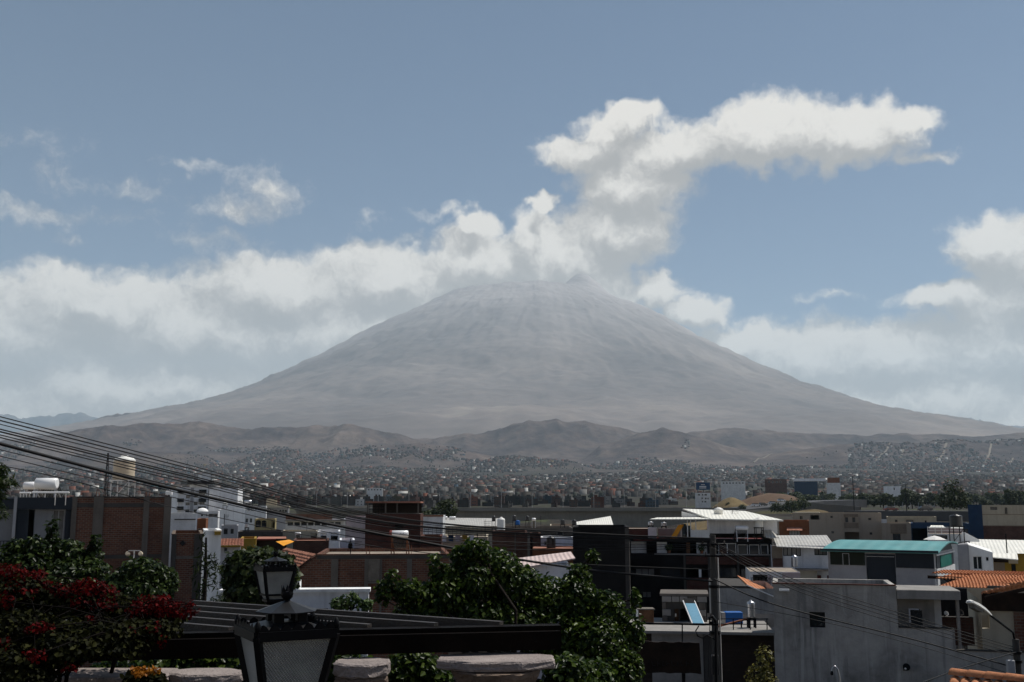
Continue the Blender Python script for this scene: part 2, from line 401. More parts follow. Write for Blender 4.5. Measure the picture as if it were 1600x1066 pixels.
# ---------------------------------------------------------------- volcano
VX, VY = (824 - PX0) / FP * 16000 / CT, 16000.0
VP = [(0, 3225), (700, 3228), (1183, 3201), (1697, 2938), (2192, 2684), (3122, 2126), (4150, 1602), (5139, 1256), (6012, 1016), (7000, 800), (7564, 690), (8300, 480), (9000, 300), (10000, 200), (11200, 110), (12500, 20)]
vr, vh = zip(*VP)
th = np.linspace(0, 2 * math.pi, 720); rr = np.concatenate([np.linspace(0, 2200, 90)[:-1], np.linspace(2200, 7600, 200)[:-1], np.linspace(7600, 12500, 70)])
TT, RR = np.meshgrid(th, rr)
cx_, cy_ = np.cos(TT), np.sin(TT)
ang = np.arctan2(cx_, -cy_)
warp_ = fbm(cx_ * RR / 1500, cy_ * RR / 1500, 4, 77) * 1.6
gul = fbm(cx_ * 6 + 30 + warp_, cy_ * 6 + 30 + warp_, 5, 5, .6, True)                       # ribs and gullies that run down the cone
gul2 = fbm(cx_ * 15 + 60 + RR / 1800 + warp_ * 2, cy_ * 15 + 60 + warp_ * 2, 5, 9, .6, True)
wx, wy = RR * cx_, RR * cy_
rough = fbm(wx / 900, wy / 900, 6, 21, .55) - .5
prof = np.interp(RR, vr, vh)
k = np.clip((RR - 700) / 2600, 0, 1) * np.clip((9800 - RR) / 2500, 0, 1)
hz = prof + k * ((gul - .6) * 75 + (gul2 - .6) * 45) + rough * 130 * np.clip(RR / 900, .7, 1) * np.clip((11500 - RR) / 3000, 0, 1)
hz = hz + 340 * np.exp(-((wx - 860) / 330) ** 2 - ((wy + 40) / 420) ** 2)      # the true summit stands right of the middle of a broad crest
hz += (fbm(cx_ * RR / 260, cy_ * RR / 260, 4, 55, .6, True) - .6) * 34 * np.clip((9800 - RR) / 2500, 0, 1)
P = np.stack([VX + wx, VY + wy, hz], -1)
m, t, b = new_mat('volcano_rock'); p = objpos(t)
loc = t.v('SUBTRACT', p, (VX, VY, 0))
s = t.n('ShaderNodeSeparateXYZ'); t.set(s.inputs[0], loc)
an = t.m('ARCTAN2', s.outputs[0], s.outputs[1])
cb = t.n('ShaderNodeCombineXYZ'); t.set(cb.inputs[0], t.m('MULTIPLY', an, 14.0)); t.set(cb.inputs[1], t.m('MULTIPLY', s.outputs[2], .0012))
rib = t.noise(cb.outputs[0], 1.0, 7, .62, .6).outputs['Fac']
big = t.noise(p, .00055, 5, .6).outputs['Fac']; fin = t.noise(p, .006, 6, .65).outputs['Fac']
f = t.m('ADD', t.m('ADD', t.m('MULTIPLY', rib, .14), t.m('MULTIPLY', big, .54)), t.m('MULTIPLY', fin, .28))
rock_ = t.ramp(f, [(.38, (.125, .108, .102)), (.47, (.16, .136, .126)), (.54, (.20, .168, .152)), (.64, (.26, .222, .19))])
ash_haze_ = t.ramp(f, [(.38, (.31, .285, .275)), (.5, (.37, .34, .325)), (.62, (.43, .395, .375))])
t.set(b.inputs['Base Color'], t.mix(t.mr(t.m('MULTIPLY_ADD', big, 900.0, s.outputs[2]), 2000, 3700), rock_, ash_haze_))   # pale ash, lightened further up the cone to stand in for summit haze
b.inputs['Roughness'].default_value = .95; b.inputs['Specular IOR Level'].default_value = .1
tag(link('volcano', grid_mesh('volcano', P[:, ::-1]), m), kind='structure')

# ---------------------------------------------------------------- hazy air
HAZE_D = 3.9e-5
hb = MB().box(-29500, 29500, -90, 29000, -75, 3950)
m = bpy.data.materials.new('haze'); m.use_nodes = True; nt = m.node_tree; nt.nodes.clear()
pv = nt.nodes.new('ShaderNodeVolumePrincipled'); mo = nt.nodes.new('ShaderNodeOutputMaterial')
pv.inputs['Color'].default_value = (.62, .80, .93, 1); pv.inputs['Density'].default_value = HAZE_D; pv.inputs['Anisotropy'].default_value = 0.1
nt.links.new(pv.outputs[0], mo.inputs['Volume'])
m.cycles.homogeneous_volume = True if hasattr(m.cycles, 'homogeneous_volume') else None
hz_o = hb.build('haze', m); tag(hz_o, kind='stuff')

# ---------------------------------------------------------------- the far city
def tint_mat(name, src):
    m, t, b = new_mat(name)
    if src == 'object': c = t.n('ShaderNodeObjectInfo').outputs['Color']
    else: c = t.n('ShaderNodeAttribute', attribute_name='tint').outputs['Color']
    n = t.noise(objpos(t), .45, 4, .6).outputs['Fac']
    t.set(b.inputs['Base Color'], t.mix(t.mr(n, .45, .75, 0, .5), c, t.v('SCALE', c, .45)))
    b.inputs['Roughness'].default_value = .8; b.inputs['Specular IOR Level'].default_value = .25
    MATS[name] = m; return m
M_TINT = tint_mat('house_paint', 'object'); M_TINTA = tint_mat('city_paint', 'attr')
M_WIN = glass('window_glass')
NP = np.random.default_rng(11)
PAL = [((.12,.050,.034),34),((.17,.078,.05),20),((.085,.075,.07),30),((.15,.14,.13),18),((.20,.17,.135),12),((.30,.26,.20),7),((.42,.40,.37),7),((.62,.61,.59),4),((.08,.16,.24),2),((.05,.20,.22),1),((.28,.09,.05),4),((.28,.20,.06),1.2)]
PC = np.array([p[0] for p in PAL]); PW = np.array([p[1] for p in PAL], float); PW /= PW.sum()
ROOFC = np.array([(.09,.08,.072),(.15,.13,.11),(.24,.21,.18),(.42,.40,.37),(.75,.74,.72),(.16,.07,.045),(.06,.2,.3)]); RW = np.array([30,26,13,5,2.2,10,1.0]); RW /= RW.sum()
def pxof(X, Y): return PX0 + FP * X / Y / CT
def sample_city(n, y0, y1, p0=-60, p1=1660, seed=1):
    r = np.random.default_rng(seed)
    Y = np.sqrt(r.uniform(y0**2, y1**2, n)); px = r.uniform(p0, p1, n); X = (px - PX0) / FP * Y * CT
    return X, Y, px, r
def boxes_mesh(name, X, Y, Z, W, D, H, A, WC, RC, wins=None):
    """one mesh with a flat-roofed house at every spot"""
    n = len(X); ca, sa = np.cos(A), np.sin(A)
    cor = np.array([(-.5,-.5),(.5,-.5),(.5,.5),(-.5,.5)])
    lx = cor[:,0][None]*W[:,None]; ly = cor[:,1][None]*D[:,None]
    x = X[:,None]+lx*ca[:,None]-ly*sa[:,None]; y = Y[:,None]+lx*sa[:,None]+ly*ca[:,None]
    v = np.zeros((n,8,3)); v[:,:4,0]=x; v[:,4:,0]=x; v[:,:4,1]=y; v[:,4:,1]=y; v[:,:4,2]=(Z-8)[:,None]; v[:,4:,2]=(Z+H)[:,None]
    q = np.array([(4,5,6,7),(0,1,5,4),(1,2,6,5),(2,3,7,6),(3,0,4,7)])
    f = (np.arange(n)[:,None,None]*8+q[None]).reshape(-1,4)
    me = bpy.data.meshes.new(name); me.vertices.add(n*8); me.vertices.foreach_set('co', v.reshape(-1).astype(np.float32))
    me.loops.add(f.size); me.loops.foreach_set('vertex_index', f.reshape(-1).astype(np.int32))
    me.polygons.add(len(f)); me.polygons.foreach_set('loop_start', np.arange(0, f.size, 4, dtype=np.int32)); me.update()
    col = np.ones((n,5,4,4), np.float32); col[:,0,:,:3]=RC[:,None]; col[:,1:,:,:3]=WC[:,None,None]
    at_ = me.color_attributes.new('tint', 'FLOAT_COLOR', 'CORNER'); at_.data.foreach_set('color', col.reshape(-1)); return me
def city_mask(X, Y, px):
    """built-up ground: thinner on the steep hills, none on the sandy mound, the road and the green belt to the right"""
    k = fbm(X / 380, Y / 500, 4, 91)
    keep = k > np.interp(Y, [600, 3000, 4500, 5600, 6600], [.38, .40, .42, .48, .57])
    belt = (px > 1030) & (Y < np.interp(px, [1030, 1110, 1250, 1500, 1700], [700, 1000, 900, 880, 860]))
    hills = (Y > 5000) & (px > 1080) & (px < 1330)
    return keep & ~belt & ~hills
X, Y, px, r = sample_city(62000, 660, 6500, seed=5)
ok = city_mask(X, Y, px) & ((Y < 5300) | (r.random(len(X)) < .6)) & (r.random(len(X)) < np.interp(Y, [660, 1500], [.22, 1.0])); X, Y, px = X[ok], Y[ok], px[ok]
o = np.argsort(Y); X, Y, px = X[o], Y[o], px[o]; n = len(X)
near_k = np.interp(Y, [600, 1400, 2400], [.55, .75, 1.0]); Wd = r.uniform(6, 15, n) * near_k; Dp = r.uniform(6, 14, n) * near_k; Hh = (r.choice([3.0, 5.6, 8.4, 11], n, p=[.3, .45, .2, .05]) + r.uniform(-.4, .6, n)) * np.interp(Y, [600, 1400, 2400], [.7, .85, 1.0])
An = (fbm(X / 300, Y / 300, 2, 33) - .5) * 2.4 + r.normal(0, .05, n)
WC = PC[r.choice(len(PC), n, p=PW)] * r.uniform(.12, .34, (n, 1)) * np.where(r.random((n, 1)) < .05, 2.6, 1); RC = ROOFC[r.choice(len(ROOFC), n, p=RW)] * r.uniform(.10, .30, (n, 1)) * np.where(r.random((n, 1)) < .05, 6.0, 1)
_u = r.random(n); RC[_u < .03] = (.78, .77, .75); RC[(_u > .03) & (_u < .04)] = (.10, .28, .42); WC[(_u > .5) & (_u < .525)] = (.50, .49, .46); WC[(_u > .6) & (_u < .64)] = (.16, .055, .032)
Zg = ground(X, Y)
# the 290 nearest are houses of their own
variants = []
for v in range(8):
    vr_ = random.Random(100 + v); mb = MB(); wb = MB(); nf = 1 + v % 3; hh = 2.8 * nf + .5
    mb.box(-.5, .5, -.5, .5, -8, hh)
    mb.box(-.5, .5, -.5, -.48, hh, hh + .6); mb.box(-.5, .5, .48, .5, hh, hh + .6); mb.box(-.5, -.48, -.48, .48, hh, hh + .6); mb.box(.48, .5, -.48, .48, hh, hh + .6)
    a = vr_.uniform(-.35, .1); mb.box(a, a + .28, .0, .35, hh, hh + 2.4)
    for fl in range(nf):
        for k_ in range(3 + v % 2):
            if vr_.random() < .25: continue
            x0 = -.42 + k_ * .23; z0 = fl * 2.8 + .9; wb.box(x0, x0 + .13, -.506, -.49, z0, z0 + 1.3)
            if vr_.random() < .6: wb.box(.49, .506, x0, x0 + .13, z0, z0 + 1.3)
    me = mb.mesh('far_house'); me.materials.append(M_TINT); wm = wb.mesh('window'); wm.materials.append(M_WIN)
    variants.append((me, wm, hh))
NIND = 290
for i in range(NIND):
    me, wm, hh = variants[int(r.integers(0, 8))]
    o_ = bpy.data.objects.new('far_house', me); COL.objects.link(o_)
    o_.location = (X[i], Y[i], Zg[i]); o_.rotation_euler = (0, 0, An[i]); o_.scale = (Wd[i], Dp[i], .72)
    o_.color = (*[float(c) for c in WC[i]], 1)
    tag(o_, 'small flat-roofed house in the nearest rows of the far city', 'house', 'houses in the nearest rows of the far city')
    c_ = bpy.data.objects.new('windows', wm); COL.objects.link(c_); c_.parent = o_; c_['kind'] = 'stuff'
s_ = slice(NIND, n)
tag(link('far_city', boxes_mesh('far_city', X[s_], Y[s_], Zg[s_], Wd[s_], Dp[s_], Hh[s_], An[s_], WC[s_], RC[s_]), M_TINTA), 'dense mass of small brown and grey houses spreading to the hills', 'houses', kind='stuff')

# trees scattered through the far city: one dark mass
def ico(level=1):
    bm = bmesh.new(); bmesh.ops.create_icosphere(bm, subdivisions=level, radius=1)
    v = np.array([q.co[:] for q in bm.verts]); f = np.array([[q.index for q in p.verts] for p in bm.faces]); bm.free(); return v, f
iv, if_ = ico(2)
def blob_mesh(name, X, Y, Z, RX, RZ, seed=3):
    r2 = np.random.default_rng(seed); n = len(X)
    v = iv[None] * (1 + r2.uniform(-.42, .3, (n, len(iv), 1))) * np.stack([RX, RX, RZ], -1)[:, None]
    v = v + np.stack([X, Y, Z + RZ * .8], -1)[:, None]
    f = (np.arange(n)[:, None, None] * len(iv) + if_[None]).reshape(-1, 3)
    me = bpy.data.meshes.new(name); me.vertices.add(n * len(iv)); me.vertices.foreach_set('co', v.reshape(-1).astype(np.float32))
    me.loops.add(f.size); me.loops.foreach_set('vertex_index', f.reshape(-1).astype(np.int32))
    me.polygons.add(len(f)); me.polygons.foreach_set('loop_start', np.arange(0, f.size, 3, dtype=np.int32)); me.update(); return me
m, t, b = new_mat('far_foliage')
t.set(b.inputs['Base Color'], t.ramp(t.noise(objpos(t), .25, 3, .6).outputs['Fac'], [(.3, (.008, .010, .006)), (.7, (.028, .032, .016))])); b.inputs['Roughness'].default_value = .9
tx, ty, tpx, r = sample_city(7000, 600, 5600, seed=8)
ok = (fbm(tx / 260, ty / 330, 4, 57) > .5) & ~((tpx > 1030) & (ty < 900)); tx, ty = tx[ok], ty[ok]; k_ = r.uniform(1.2, 3.2, len(tx))
tag(link('far_trees', blob_mesh('far_trees', tx, ty, ground(tx, ty), k_, k_ * r.uniform(.9, 1.9, len(tx))), m), 'dark trees scattered between the houses of the far city', 'trees', kind='stuff')
M_FARLEAF = m

# ---------------------------------------------------------------- leafy trees
def leaf_mesh(name, pts, nrm, size, shape='leaf', r=None, tone=None):
    """one folded leaf at each point, facing about nrm"""
    n = len(pts); r = r or np.random.default_rng(1)
    d = r.normal(size=(n, 3)); d[:, 2] -= .55; nn = nrm / np.maximum(1e-6, np.linalg.norm(nrm, axis=1, keepdims=True))
    nn = nn + r.normal(0, .45, (n, 3)); nn /= np.linalg.norm(nn, axis=1, keepdims=True)
    d = d - (d * nn).sum(1, keepdims=True) * nn; d /= np.maximum(1e-6, np.linalg.norm(d, axis=1, keepdims=True))
    s = np.cross(d, nn); L = (size * r.uniform(.6, 1.25, n))[:, None]
    if shape == 'leaf': prof = [(0,0,0),(.42,.36,.10),(.75,.24,.06),(1,0,-.12),(.75,-.24,.06),(.42,-.36,.10)]; fs = [(0,1,2,3),(0,3,4,5)]
    elif shape == 'long': prof = [(0,0,0),(.35,.11,.03),(1,0,-.1),(.35,-.11,.03)]; fs = [(0,1,2),(0,2,3)]
    else: prof = [(0,0,0),(.5,.45,.12),(1,0,0),(.5,-.45,.12)]; fs = [(0,1,2),(0,2,3)]
    v = np.stack([pts + d * L * a + s * L * b_ + nn * L * c for a, b_, c in prof], 1)
    m = len(prof); fl = len(fs[0]); f = (np.arange(n)[:, None, None] * m + np.array(fs)[None]).reshape(-1, fl)
    me = bpy.data.meshes.new(name); me.vertices.add(n * m); me.vertices.foreach_set('co', v.reshape(-1).astype(np.float32))
    me.loops.add(f.size); me.loops.foreach_set('vertex_index', f.reshape(-1).astype(np.int32))
    me.polygons.add(len(f)); me.polygons.foreach_set('loop_start', np.arange(0, f.size, fl, dtype=np.int32)); me.update()
    if tone is None: tone = r.uniform(0, 1, n)
    a_ = me.attributes.new('leaf', 'FLOAT', 'POINT'); a_.data.foreach_set('value', np.repeat(tone, m).astype(np.float32)); return me
def crown_points(blobs, n, r, hollow=.55):
    """points spread through clumps: blobs of (x, y, z, rx, ry, rz)"""
    vol = np.array([b[3] * b[4] * b[5] for b in blobs]) ** .7; cnt = r.multinomial(n, vol / vol.sum()); P_, N_ = [], []
    for b, c in zip(blobs, cnt):
        d = r.normal(size=(c, 3)); d /= np.linalg.norm(d, axis=1, keepdims=True); rad = r.uniform(hollow ** 3, 1.12, c)[:, None] ** (1 / 3)
        P_.append(np.array(b[:3]) + d * rad * np.array(b[3:])); N_.append(d + np.array([0, 0, .5]))
    return np.concatenate(P_), np.concatenate(N_)
M_BARK = plain('bark', (.022, .017, .013), .9, bump=.6, scale=4)
def tree(name, label, base, blobs, n, size, mat, group=None, shape='leaf', trunk_r=.12, seed=1, cat='tree', forks=None):
    """trunk with limbs that run into each clump of the crown; blobs are in metres from the base"""
    r = np.random.default_rng(seed); root = empty(name, base, label, cat, group)
    tb = MB(); cz = np.mean([b[2] for b in blobs]); cx0 = np.mean([b[0] for b in blobs]); cy0 = np.mean([b[1] for b in blobs])
    lo = min(b[2] - b[5] for b in blobs); fork = Vector((cx0 * .5, cy0 * .5, max(.3, lo + .15 * (cz - lo))))
    tb.tube([(0, 0, -.3), Vector((.03, .02, 0)).lerp(fork, .5), fork], trunk_r, 8, trunk_r * .7)
    for b in blobs:
        e = Vector(b[:3]); md = fork.lerp(e, .5) + Vector(r.normal(0, .08, 3)) * (e - fork).length
        tb.tube([fork, md, e], trunk_r * .5, 5, trunk_r * .12)
        for q in range(3):
            d = Vector(r.normal(size=3)); d.normalize(); tb.tube([md.lerp(e, .6), e + Vector((d.x * b[3], d.y * b[4], d.z * b[5])) * .8], trunk_r * .18, 4, trunk_r * .05)
    tb.build('trunk', M_BARK, root)
    p, nn = crown_points(blobs, n, r); link('crown', leaf_mesh('crown', p, nn, size, shape, r), mat, root)
    return root
L_FAR = leaf_mat('belt_leaf', (.012, .018, .008), (.03, .042, .016), (.07, .085, .03), .6, .15)
L_OLIVE = leaf_mat('olive_leaf', (.02, .024, .012), (.045, .052, .024), (.09, .095, .04), .6, .15)
# the green belt on the far side of the road
belt0 = None; rb = random.Random(4)
for i in range(150):
    px_ = rb.uniform(1190, 1640); Yt = rb.uniform(500, 960)
    if px_ < 1300 and Yt < 640: Yt += 170
    X_ = (px_ - PX0) / FP * Yt * CT; h = rb.uniform(5, 10); sc = h / 7
    if belt0 is None:
        bl = [(0,0,4.2,2.2,2.2,2.0),(1.2,.3,5.4,1.5,1.5,1.4),(-1.1,-.5,3.4,1.6,1.6,1.3),(.3,-1,6.1,1.1,1.1,1.2),(-.9,.7,5.2,1.3,1.3,1.2)]
        belt0 = tree('belt_tree', 'dark bushy tree in the green belt beyond the road', (X_, Yt, G(X_, Yt)), bl, 900, .9, L_FAR, 'trees of the green belt beyond the road', 'fan', .2, 5); o_ = belt0
    else: o_ = copy_tree(belt0)
    o_.location = (X_, Yt, G(X_, Yt) - .1); o_.rotation_euler = (0, 0, rb.uniform(0, 6.28)); o_.scale = (sc * rb.uniform(.9, 1.5), sc * rb.uniform(.9, 1.5), sc * rb.uniform(.7, 1.1))

# ---------------------------------------------------------------- building kit
C = {}
def mat(key): return C[key] if key in C else MATS[key]
C['brick'] = brick_mat('red_brick', (.15, .064, .040), (.085, .036, .026), (.15, .125, .10))
C['brick_d'] = brick_mat('dark_brick', (.10, .038, .028), (.070, .028, .022), (.075, .055, .045))
C['brick_g'] = brick_mat('dusty_brick', (.125, .060, .044), (.085, .043, .034), (.10, .075, .06), dark=.3)
C['brick_b'] = brick_mat('sooty_brick', (.042, .030, .024), (.028, .021, .018), (.03, .024, .02))
C['conc'] = plain('concrete', (.13, .115, .10), .9, bump=.3, streak=.5)
C['conc_d'] = plain('dark_concrete', (.065, .060, .055), .9, bump=.3, streak=.5)
C['conc_l'] = plain('pale_concrete', (.27, .255, .235), .9, bump=.3, streak=.4)
def stained_render():
    m, t, b = new_mat('grey_render'); p = objpos(t)
    big = t.noise(p, .45, 6, .62, .5).outputs['Fac']; med = t.noise(p, 2.4, 6, .65).outputs['Fac']
    st = t.noise(t.v('MULTIPLY', p, (2.6, 2.6, .22)), 1.0, 6, .65, .4).outputs['Fac']; st2 = t.noise(t.v('MULTIPLY', p, (3.4, 3.4, .3)), 1.0, 5, .6, .3).outputs['Fac']
    c = t.ramp(t.m('ADD', t.m('MULTIPLY', big, .65), t.m('MULTIPLY', med, .35)), [(.34, (.20, .19, .175)), (.48, (.335, .32, .295)), (.58, (.40, .38, .35)), (.7, (.49, .47, .435))])
    c = t.mix(t.mr(st, .50, .68, 0, .75), c, (.16, .158, .152)); c = t.mix(t.mr(st2, .56, .70, 0, .5), c, (.56, .54, .505))
    t.set(b.inputs['Base Color'], c); b.inputs['Roughness'].default_value = .93; b.inputs['Specular IOR Level'].default_value = .12
    bp = t.n('ShaderNodeBump'); bp.inputs['Strength'].default_value = .7; bp.inputs['Distance'].default_value = .03; t.set(bp.inputs['Height'], t.noise(p, 5, 6, .65).outputs['Fac']); t.set(b.inputs['Normal'], bp.outputs[0])
    MATS['grey_render'] = m; return m
C['render'] = stained_render()
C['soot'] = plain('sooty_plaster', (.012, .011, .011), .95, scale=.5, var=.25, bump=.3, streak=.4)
C['white'] = plain('white_paint', (.82, .82, .80), .7, var=.08, scale=.6, streak=.38)
C['white_b'] = plain('bluish_white_paint', (.76, .765, .78), .7, var=.10, scale=.6, streak=.42)
C['white_s'] = plain('soft_white_paint', (.64, .645, .64), .75, var=.12, scale=.6, streak=.45)
C['grey'] = plain('grey_paint', (.33, .33, .34), .8, var=.1, scale=.7, streak=.3)
C['panel_grey'] = plain('panel_grey_paint', (.20, .205, .215), .7, var=.08, streak=.2)
C['cream'] = plain('cream_paint', (.42, .37, .28), .8, var=.08, scale=.6, streak=.3)
C['beige'] = plain('beige_paint', (.36, .305, .24), .85, var=.07, scale=.35, streak=.25)
C['tan'] = plain('tan_paint', (.22, .175, .13), .85, var=.1, scale=.5, streak=.25)
C['yellow'] = plain('ochre_paint', (.33, .27, .13), .8, var=.1, streak=.3)
C['mustard'] = plain('mustard_paint', (.30, .19, .03), .8, var=.12, streak=.3)
C['pink'] = plain('pink_paint', (.40, .34, .35), .8, var=.08, streak=.3)
C['terra'] = plain('terracotta_paint', (.19, .075, .035), .85, var=.12, streak=.25)
C['navy'] = plain('navy_paint', (.016, .040, .085), .7, var=.1, streak=.2)
C['slate'] = plain('slate_panel', (.022, .028, .037), .55, var=.12)
C['dark'] = plain('black_paint', (.012, .012, .013), .5, var=.1)
C['iron'] = plain('black_iron', (.005, .005, .006), .5, var=.2, scale=6, spec=.08)
C['steel'] = plain('bare_steel', (.45, .45, .46), .35, .9, .1)
C['steel_w'] = plain('white_enamel', (.78, .78, .77), .22, 0, .03, spec=.6)
C['tank_b'] = plain('black_plastic', (.010, .010, .011), .35, var=.15, spec=.5)
C['tank_c'] = plain('beige_plastic', (.50, .42, .31), .5, var=.05)
C['tank_blue'] = plain('blue_plastic', (.02, .11, .35), .45, var=.06)
C['tank_w'] = plain('white_plastic', (.72, .71, .67), .4, var=.04)
C['rust'] = plain('rusty_iron', (.16, .06, .03), .8, var=.25, scale=5)
C['orange'] = plain('orange_sheet', (.85, .36, .04), .5, var=.05)
C['redsheet'] = plain('red_sheet', (.25, .06, .05), .7, var=.2)
C['tile'] = plain('orange_tile', (.47, .195, .092), .8, var=.18, scale=3.5, bump=.3)
C['tile_o'] = plain('old_tile', (.36, .165, .11), .85, var=.3, scale=4, bump=.3)
C['teal'] = corrugated('teal_sheet', (.065, .245, .25), .9, 0, .6)
C['tealwall'] = plain('teal_shutter', (.004, .125, .095), .6, var=.06)
C['zinc'] = corrugated('zinc_sheet', (.40, .385, .35), .25, 0, .5)
C['zinc_w'] = corrugated('white_sheet', (.74, .72, .64), .28, 0, .5, .05)
C['zinc_p'] = corrugated('pinkish_sheet', (.58, .45, .41), .25, 0, .55)
C['wood'] = plain('dark_wood', (.022, .013, .009), .75, var=.35, scale=3, bump=.4)
C['wood_m'] = plain('brown_wood', (.115, .060, .032), .75, var=.3, scale=3, bump=.4)
C['wood_g'] = plain('grey_boards', (.17, .15, .125), .85, var=.25, scale=3, bump=.4)
C['glass'] = M_WIN
C['curtain'] = plain('curtain', (.17, .165, .155), .9, var=.2, scale=2)
C['curtain_l'] = plain('pale_curtain', (.34, .33, .31), .9, var=.15, scale=2)
C['roofdirt'] = plain('dusty_roof', (.30, .25, .20), .95, var=.25, scale=.8, bump=.4)
C['roofred'] = plain('red_screed_roof', (.34, .16, .11), .95, var=.25, scale=.8, bump=.4)

class House:
    """a building whose street front spans px0..px1 at depth Y; rz turns it about its left front corner"""
    def __init__(s, name, label, px0, px1, pyt, Y, depth, wall='white', cat='house', rz=None, holes=(), parapet=.4, roof='roofdirt', group=None, pybase=None, front=True):
        a = at(px0, pyt, Y); b = at(px1, pyt, Y); s.Y = Y; s.px0 = px0; s.pyt = pyt; s.x0 = a.x
        s.rz = rz = R(rz) if rz is not None else -math.atan(((px0 + px1) / 2 - PX0) / FP)
        s.base = min(G(a.x, Y), G(b.x, Y)) - .3 if pybase is None else at(px0, pybase, Y).z
        s.h = a.z - s.base; s.d = depth; s.top = a.z; s.w = s.x(px1)
        s.root = empty(name, (a.x, Y, s.base), label, cat, group, rz); s.rz = rz
        hs = []
        for hl in holes:
            x0, x1, z1, z0 = s.x(hl[0]), s.x(hl[1]), s.z(hl[2]), s.z(hl[3])
            x0 = max(.02, x0); x1 = min(s.w - .02, x1); hs.append((x0, x1, max(.05, z0), min(s.h - .05, z1), *hl[4:]))
        xs = sorted({0, s.w, *[q for h in hs for q in h[:2]]}); zs = sorted({0, s.h, *[q for h in hs for q in h[2:4]]})
        mb = MB()
        for i in range(len(xs) - 1):
            for j in range(len(zs) - 1):
                cx, cz = (xs[i] + xs[i+1]) / 2, (zs[j] + zs[j+1]) / 2
                if any(h[0] < cx < h[1] and h[2] < cz < h[3] for h in hs): continue
                mb.add([(xs[i],0,zs[j]),(xs[i+1],0,zs[j]),(xs[i+1],0,zs[j+1]),(xs[i],0,zs[j+1])], [(0,1,2,3)])
        for h in hs:
            x0, x1, z0, z1 = h[:4]; r = .22
            mb.add([(x0,0,z0),(x1,0,z0),(x1,0,z1),(x0,0,z1),(x0,r,z0),(x1,r,z0),(x1,r,z1),(x0,r,z1)], [(0,4,5,1),(1,5,6,2),(2,6,7,3),(3,7,4,0)])
        w, h, d = s.w, s.h, depth
        mb.add([(0,0,0),(w,0,0),(w,d,0),(0,d,0),(0,0,h),(w,0,h),(w,d,h),(0,d,h)], [(1,2,6,5),(2,3,7,6),(3,0,4,7)])
        mb.build('wall', mat(wall), s.root)
        rt = h - parapet
        if roof: MB().add([(.02,.02,rt),(w-.02,.02,rt),(w-.02,d-.02,rt),(.02,d-.02,rt)], [(0,1,2,3)]).build('roof', mat(roof), s.root)
        s.roofz = s.base + rt
        if parapet > .05:
            t = .16; pb = MB()
            pb.box(-.02,w+.02,-.02,t,h,h+.06).box(-.02,w+.02,d-t,d+.02,h,h+.06).box(-.02,t,t,d-t,h,h+.06).box(w-t,w+.02,t,d-t,h,h+.06)
            pb.add([(t,t,rt),(w-t,t,rt),(w-t,d-t,rt),(t,d-t,rt),(t,t,h),(w-t,t,h),(w-t,d-t,h),(t,d-t,h)], [(0,1,5,4)[::-1],(1,2,6,5)[::-1],(2,3,7,6)[::-1],(3,0,4,7)[::-1]])
            pb.build('coping', mat(wall), s.root)
        for hl in hs: s.window(*hl)
    def x(s, px):
        t = at(px, s.pyt, s.Y).x / s.Y
        return (t * s.Y - s.x0) / (math.cos(s.rz) - math.sin(s.rz) * t)
    def z(s, py): return at(s.px0, py, s.Y).z - s.base
    def window(s, x0, x1, z0, z1, kind='w', nm=1, fr='white_s', pane='glass'):
        if kind == 'o': return
        f = .05 if (x1 - x0) > .5 else .03; y = .13
        if kind == 'd':
            dd = MB().box(x0 + .01, x1 - .01, y, y + .05, z0, z1 - .01).build('door', mat(pane), s.root)
            MB().box(x1 - .16, x1 - .10, y - .05, y, (z0 + z1) / 2 - .06, (z0 + z1) / 2 + .06).build('handle', mat('steel'), dd); return
        fb = MB().box(x0, x1, y, y + .06, z0, z0 + f).box(x0, x1, y, y + .06, z1 - f, z1).box(x0, x0 + f, y, y + .06, z0 + f, z1 - f).box(x1 - f, x1, y, y + .06, z0 + f, z1 - f)
        for i in range(1, nm):
            xm = x0 + (x1 - x0) * i / nm; fb.box(xm - f / 2, xm + f / 2, y + .004, y + .056, z0 + f, z1 - f)
        wd = fb.build('window', mat(fr), s.root)
        for i in range(nm):
            a = x0 + (x1 - x0) * i / nm; b = x0 + (x1 - x0) * (i + 1) / nm
            MB().add([(a+.01,y+.03,z0+.01),(b-.01,y+.03,z0+.01),(b-.01,y+.03,z1-.01),(a+.01,y+.03,z1-.01)], [(0,1,2,3)]).build('pane', mat(pane), wd)
    def b(s, name, px0, px1, py0, py1, m, y0=-.06, y1=.04):
        return MB().box(s.x(px0), s.x(px1), y0, y1, max(-.1, s.z(py1)), s.z(py0)).build(name, mat(m), s.root)
    def world(s, lx, ly, lz=0):
        c, q = math.cos(s.rz), math.sin(s.rz)
        return Vector((s.x0 + lx * c - ly * q, s.Y + lx * q + ly * c, s.base + lz))
    def part(s, name, mb, m): return mb.build(name, mat(m), s.root)
    def sheet(s, name, pts, m, th=.06):
        """sloping roof sheet: four corners (local), given thickness"""
        v = [Vector(p) for p in pts]
        return MB().add(v + [p - Vector((0, 0, th)) for p in v], [(0,1,2,3),(7,6,5,4),(0,4,5,1),(1,5,6,2),(2,6,7,3),(3,7,4,0)]).build(name, mat(m), s.root)

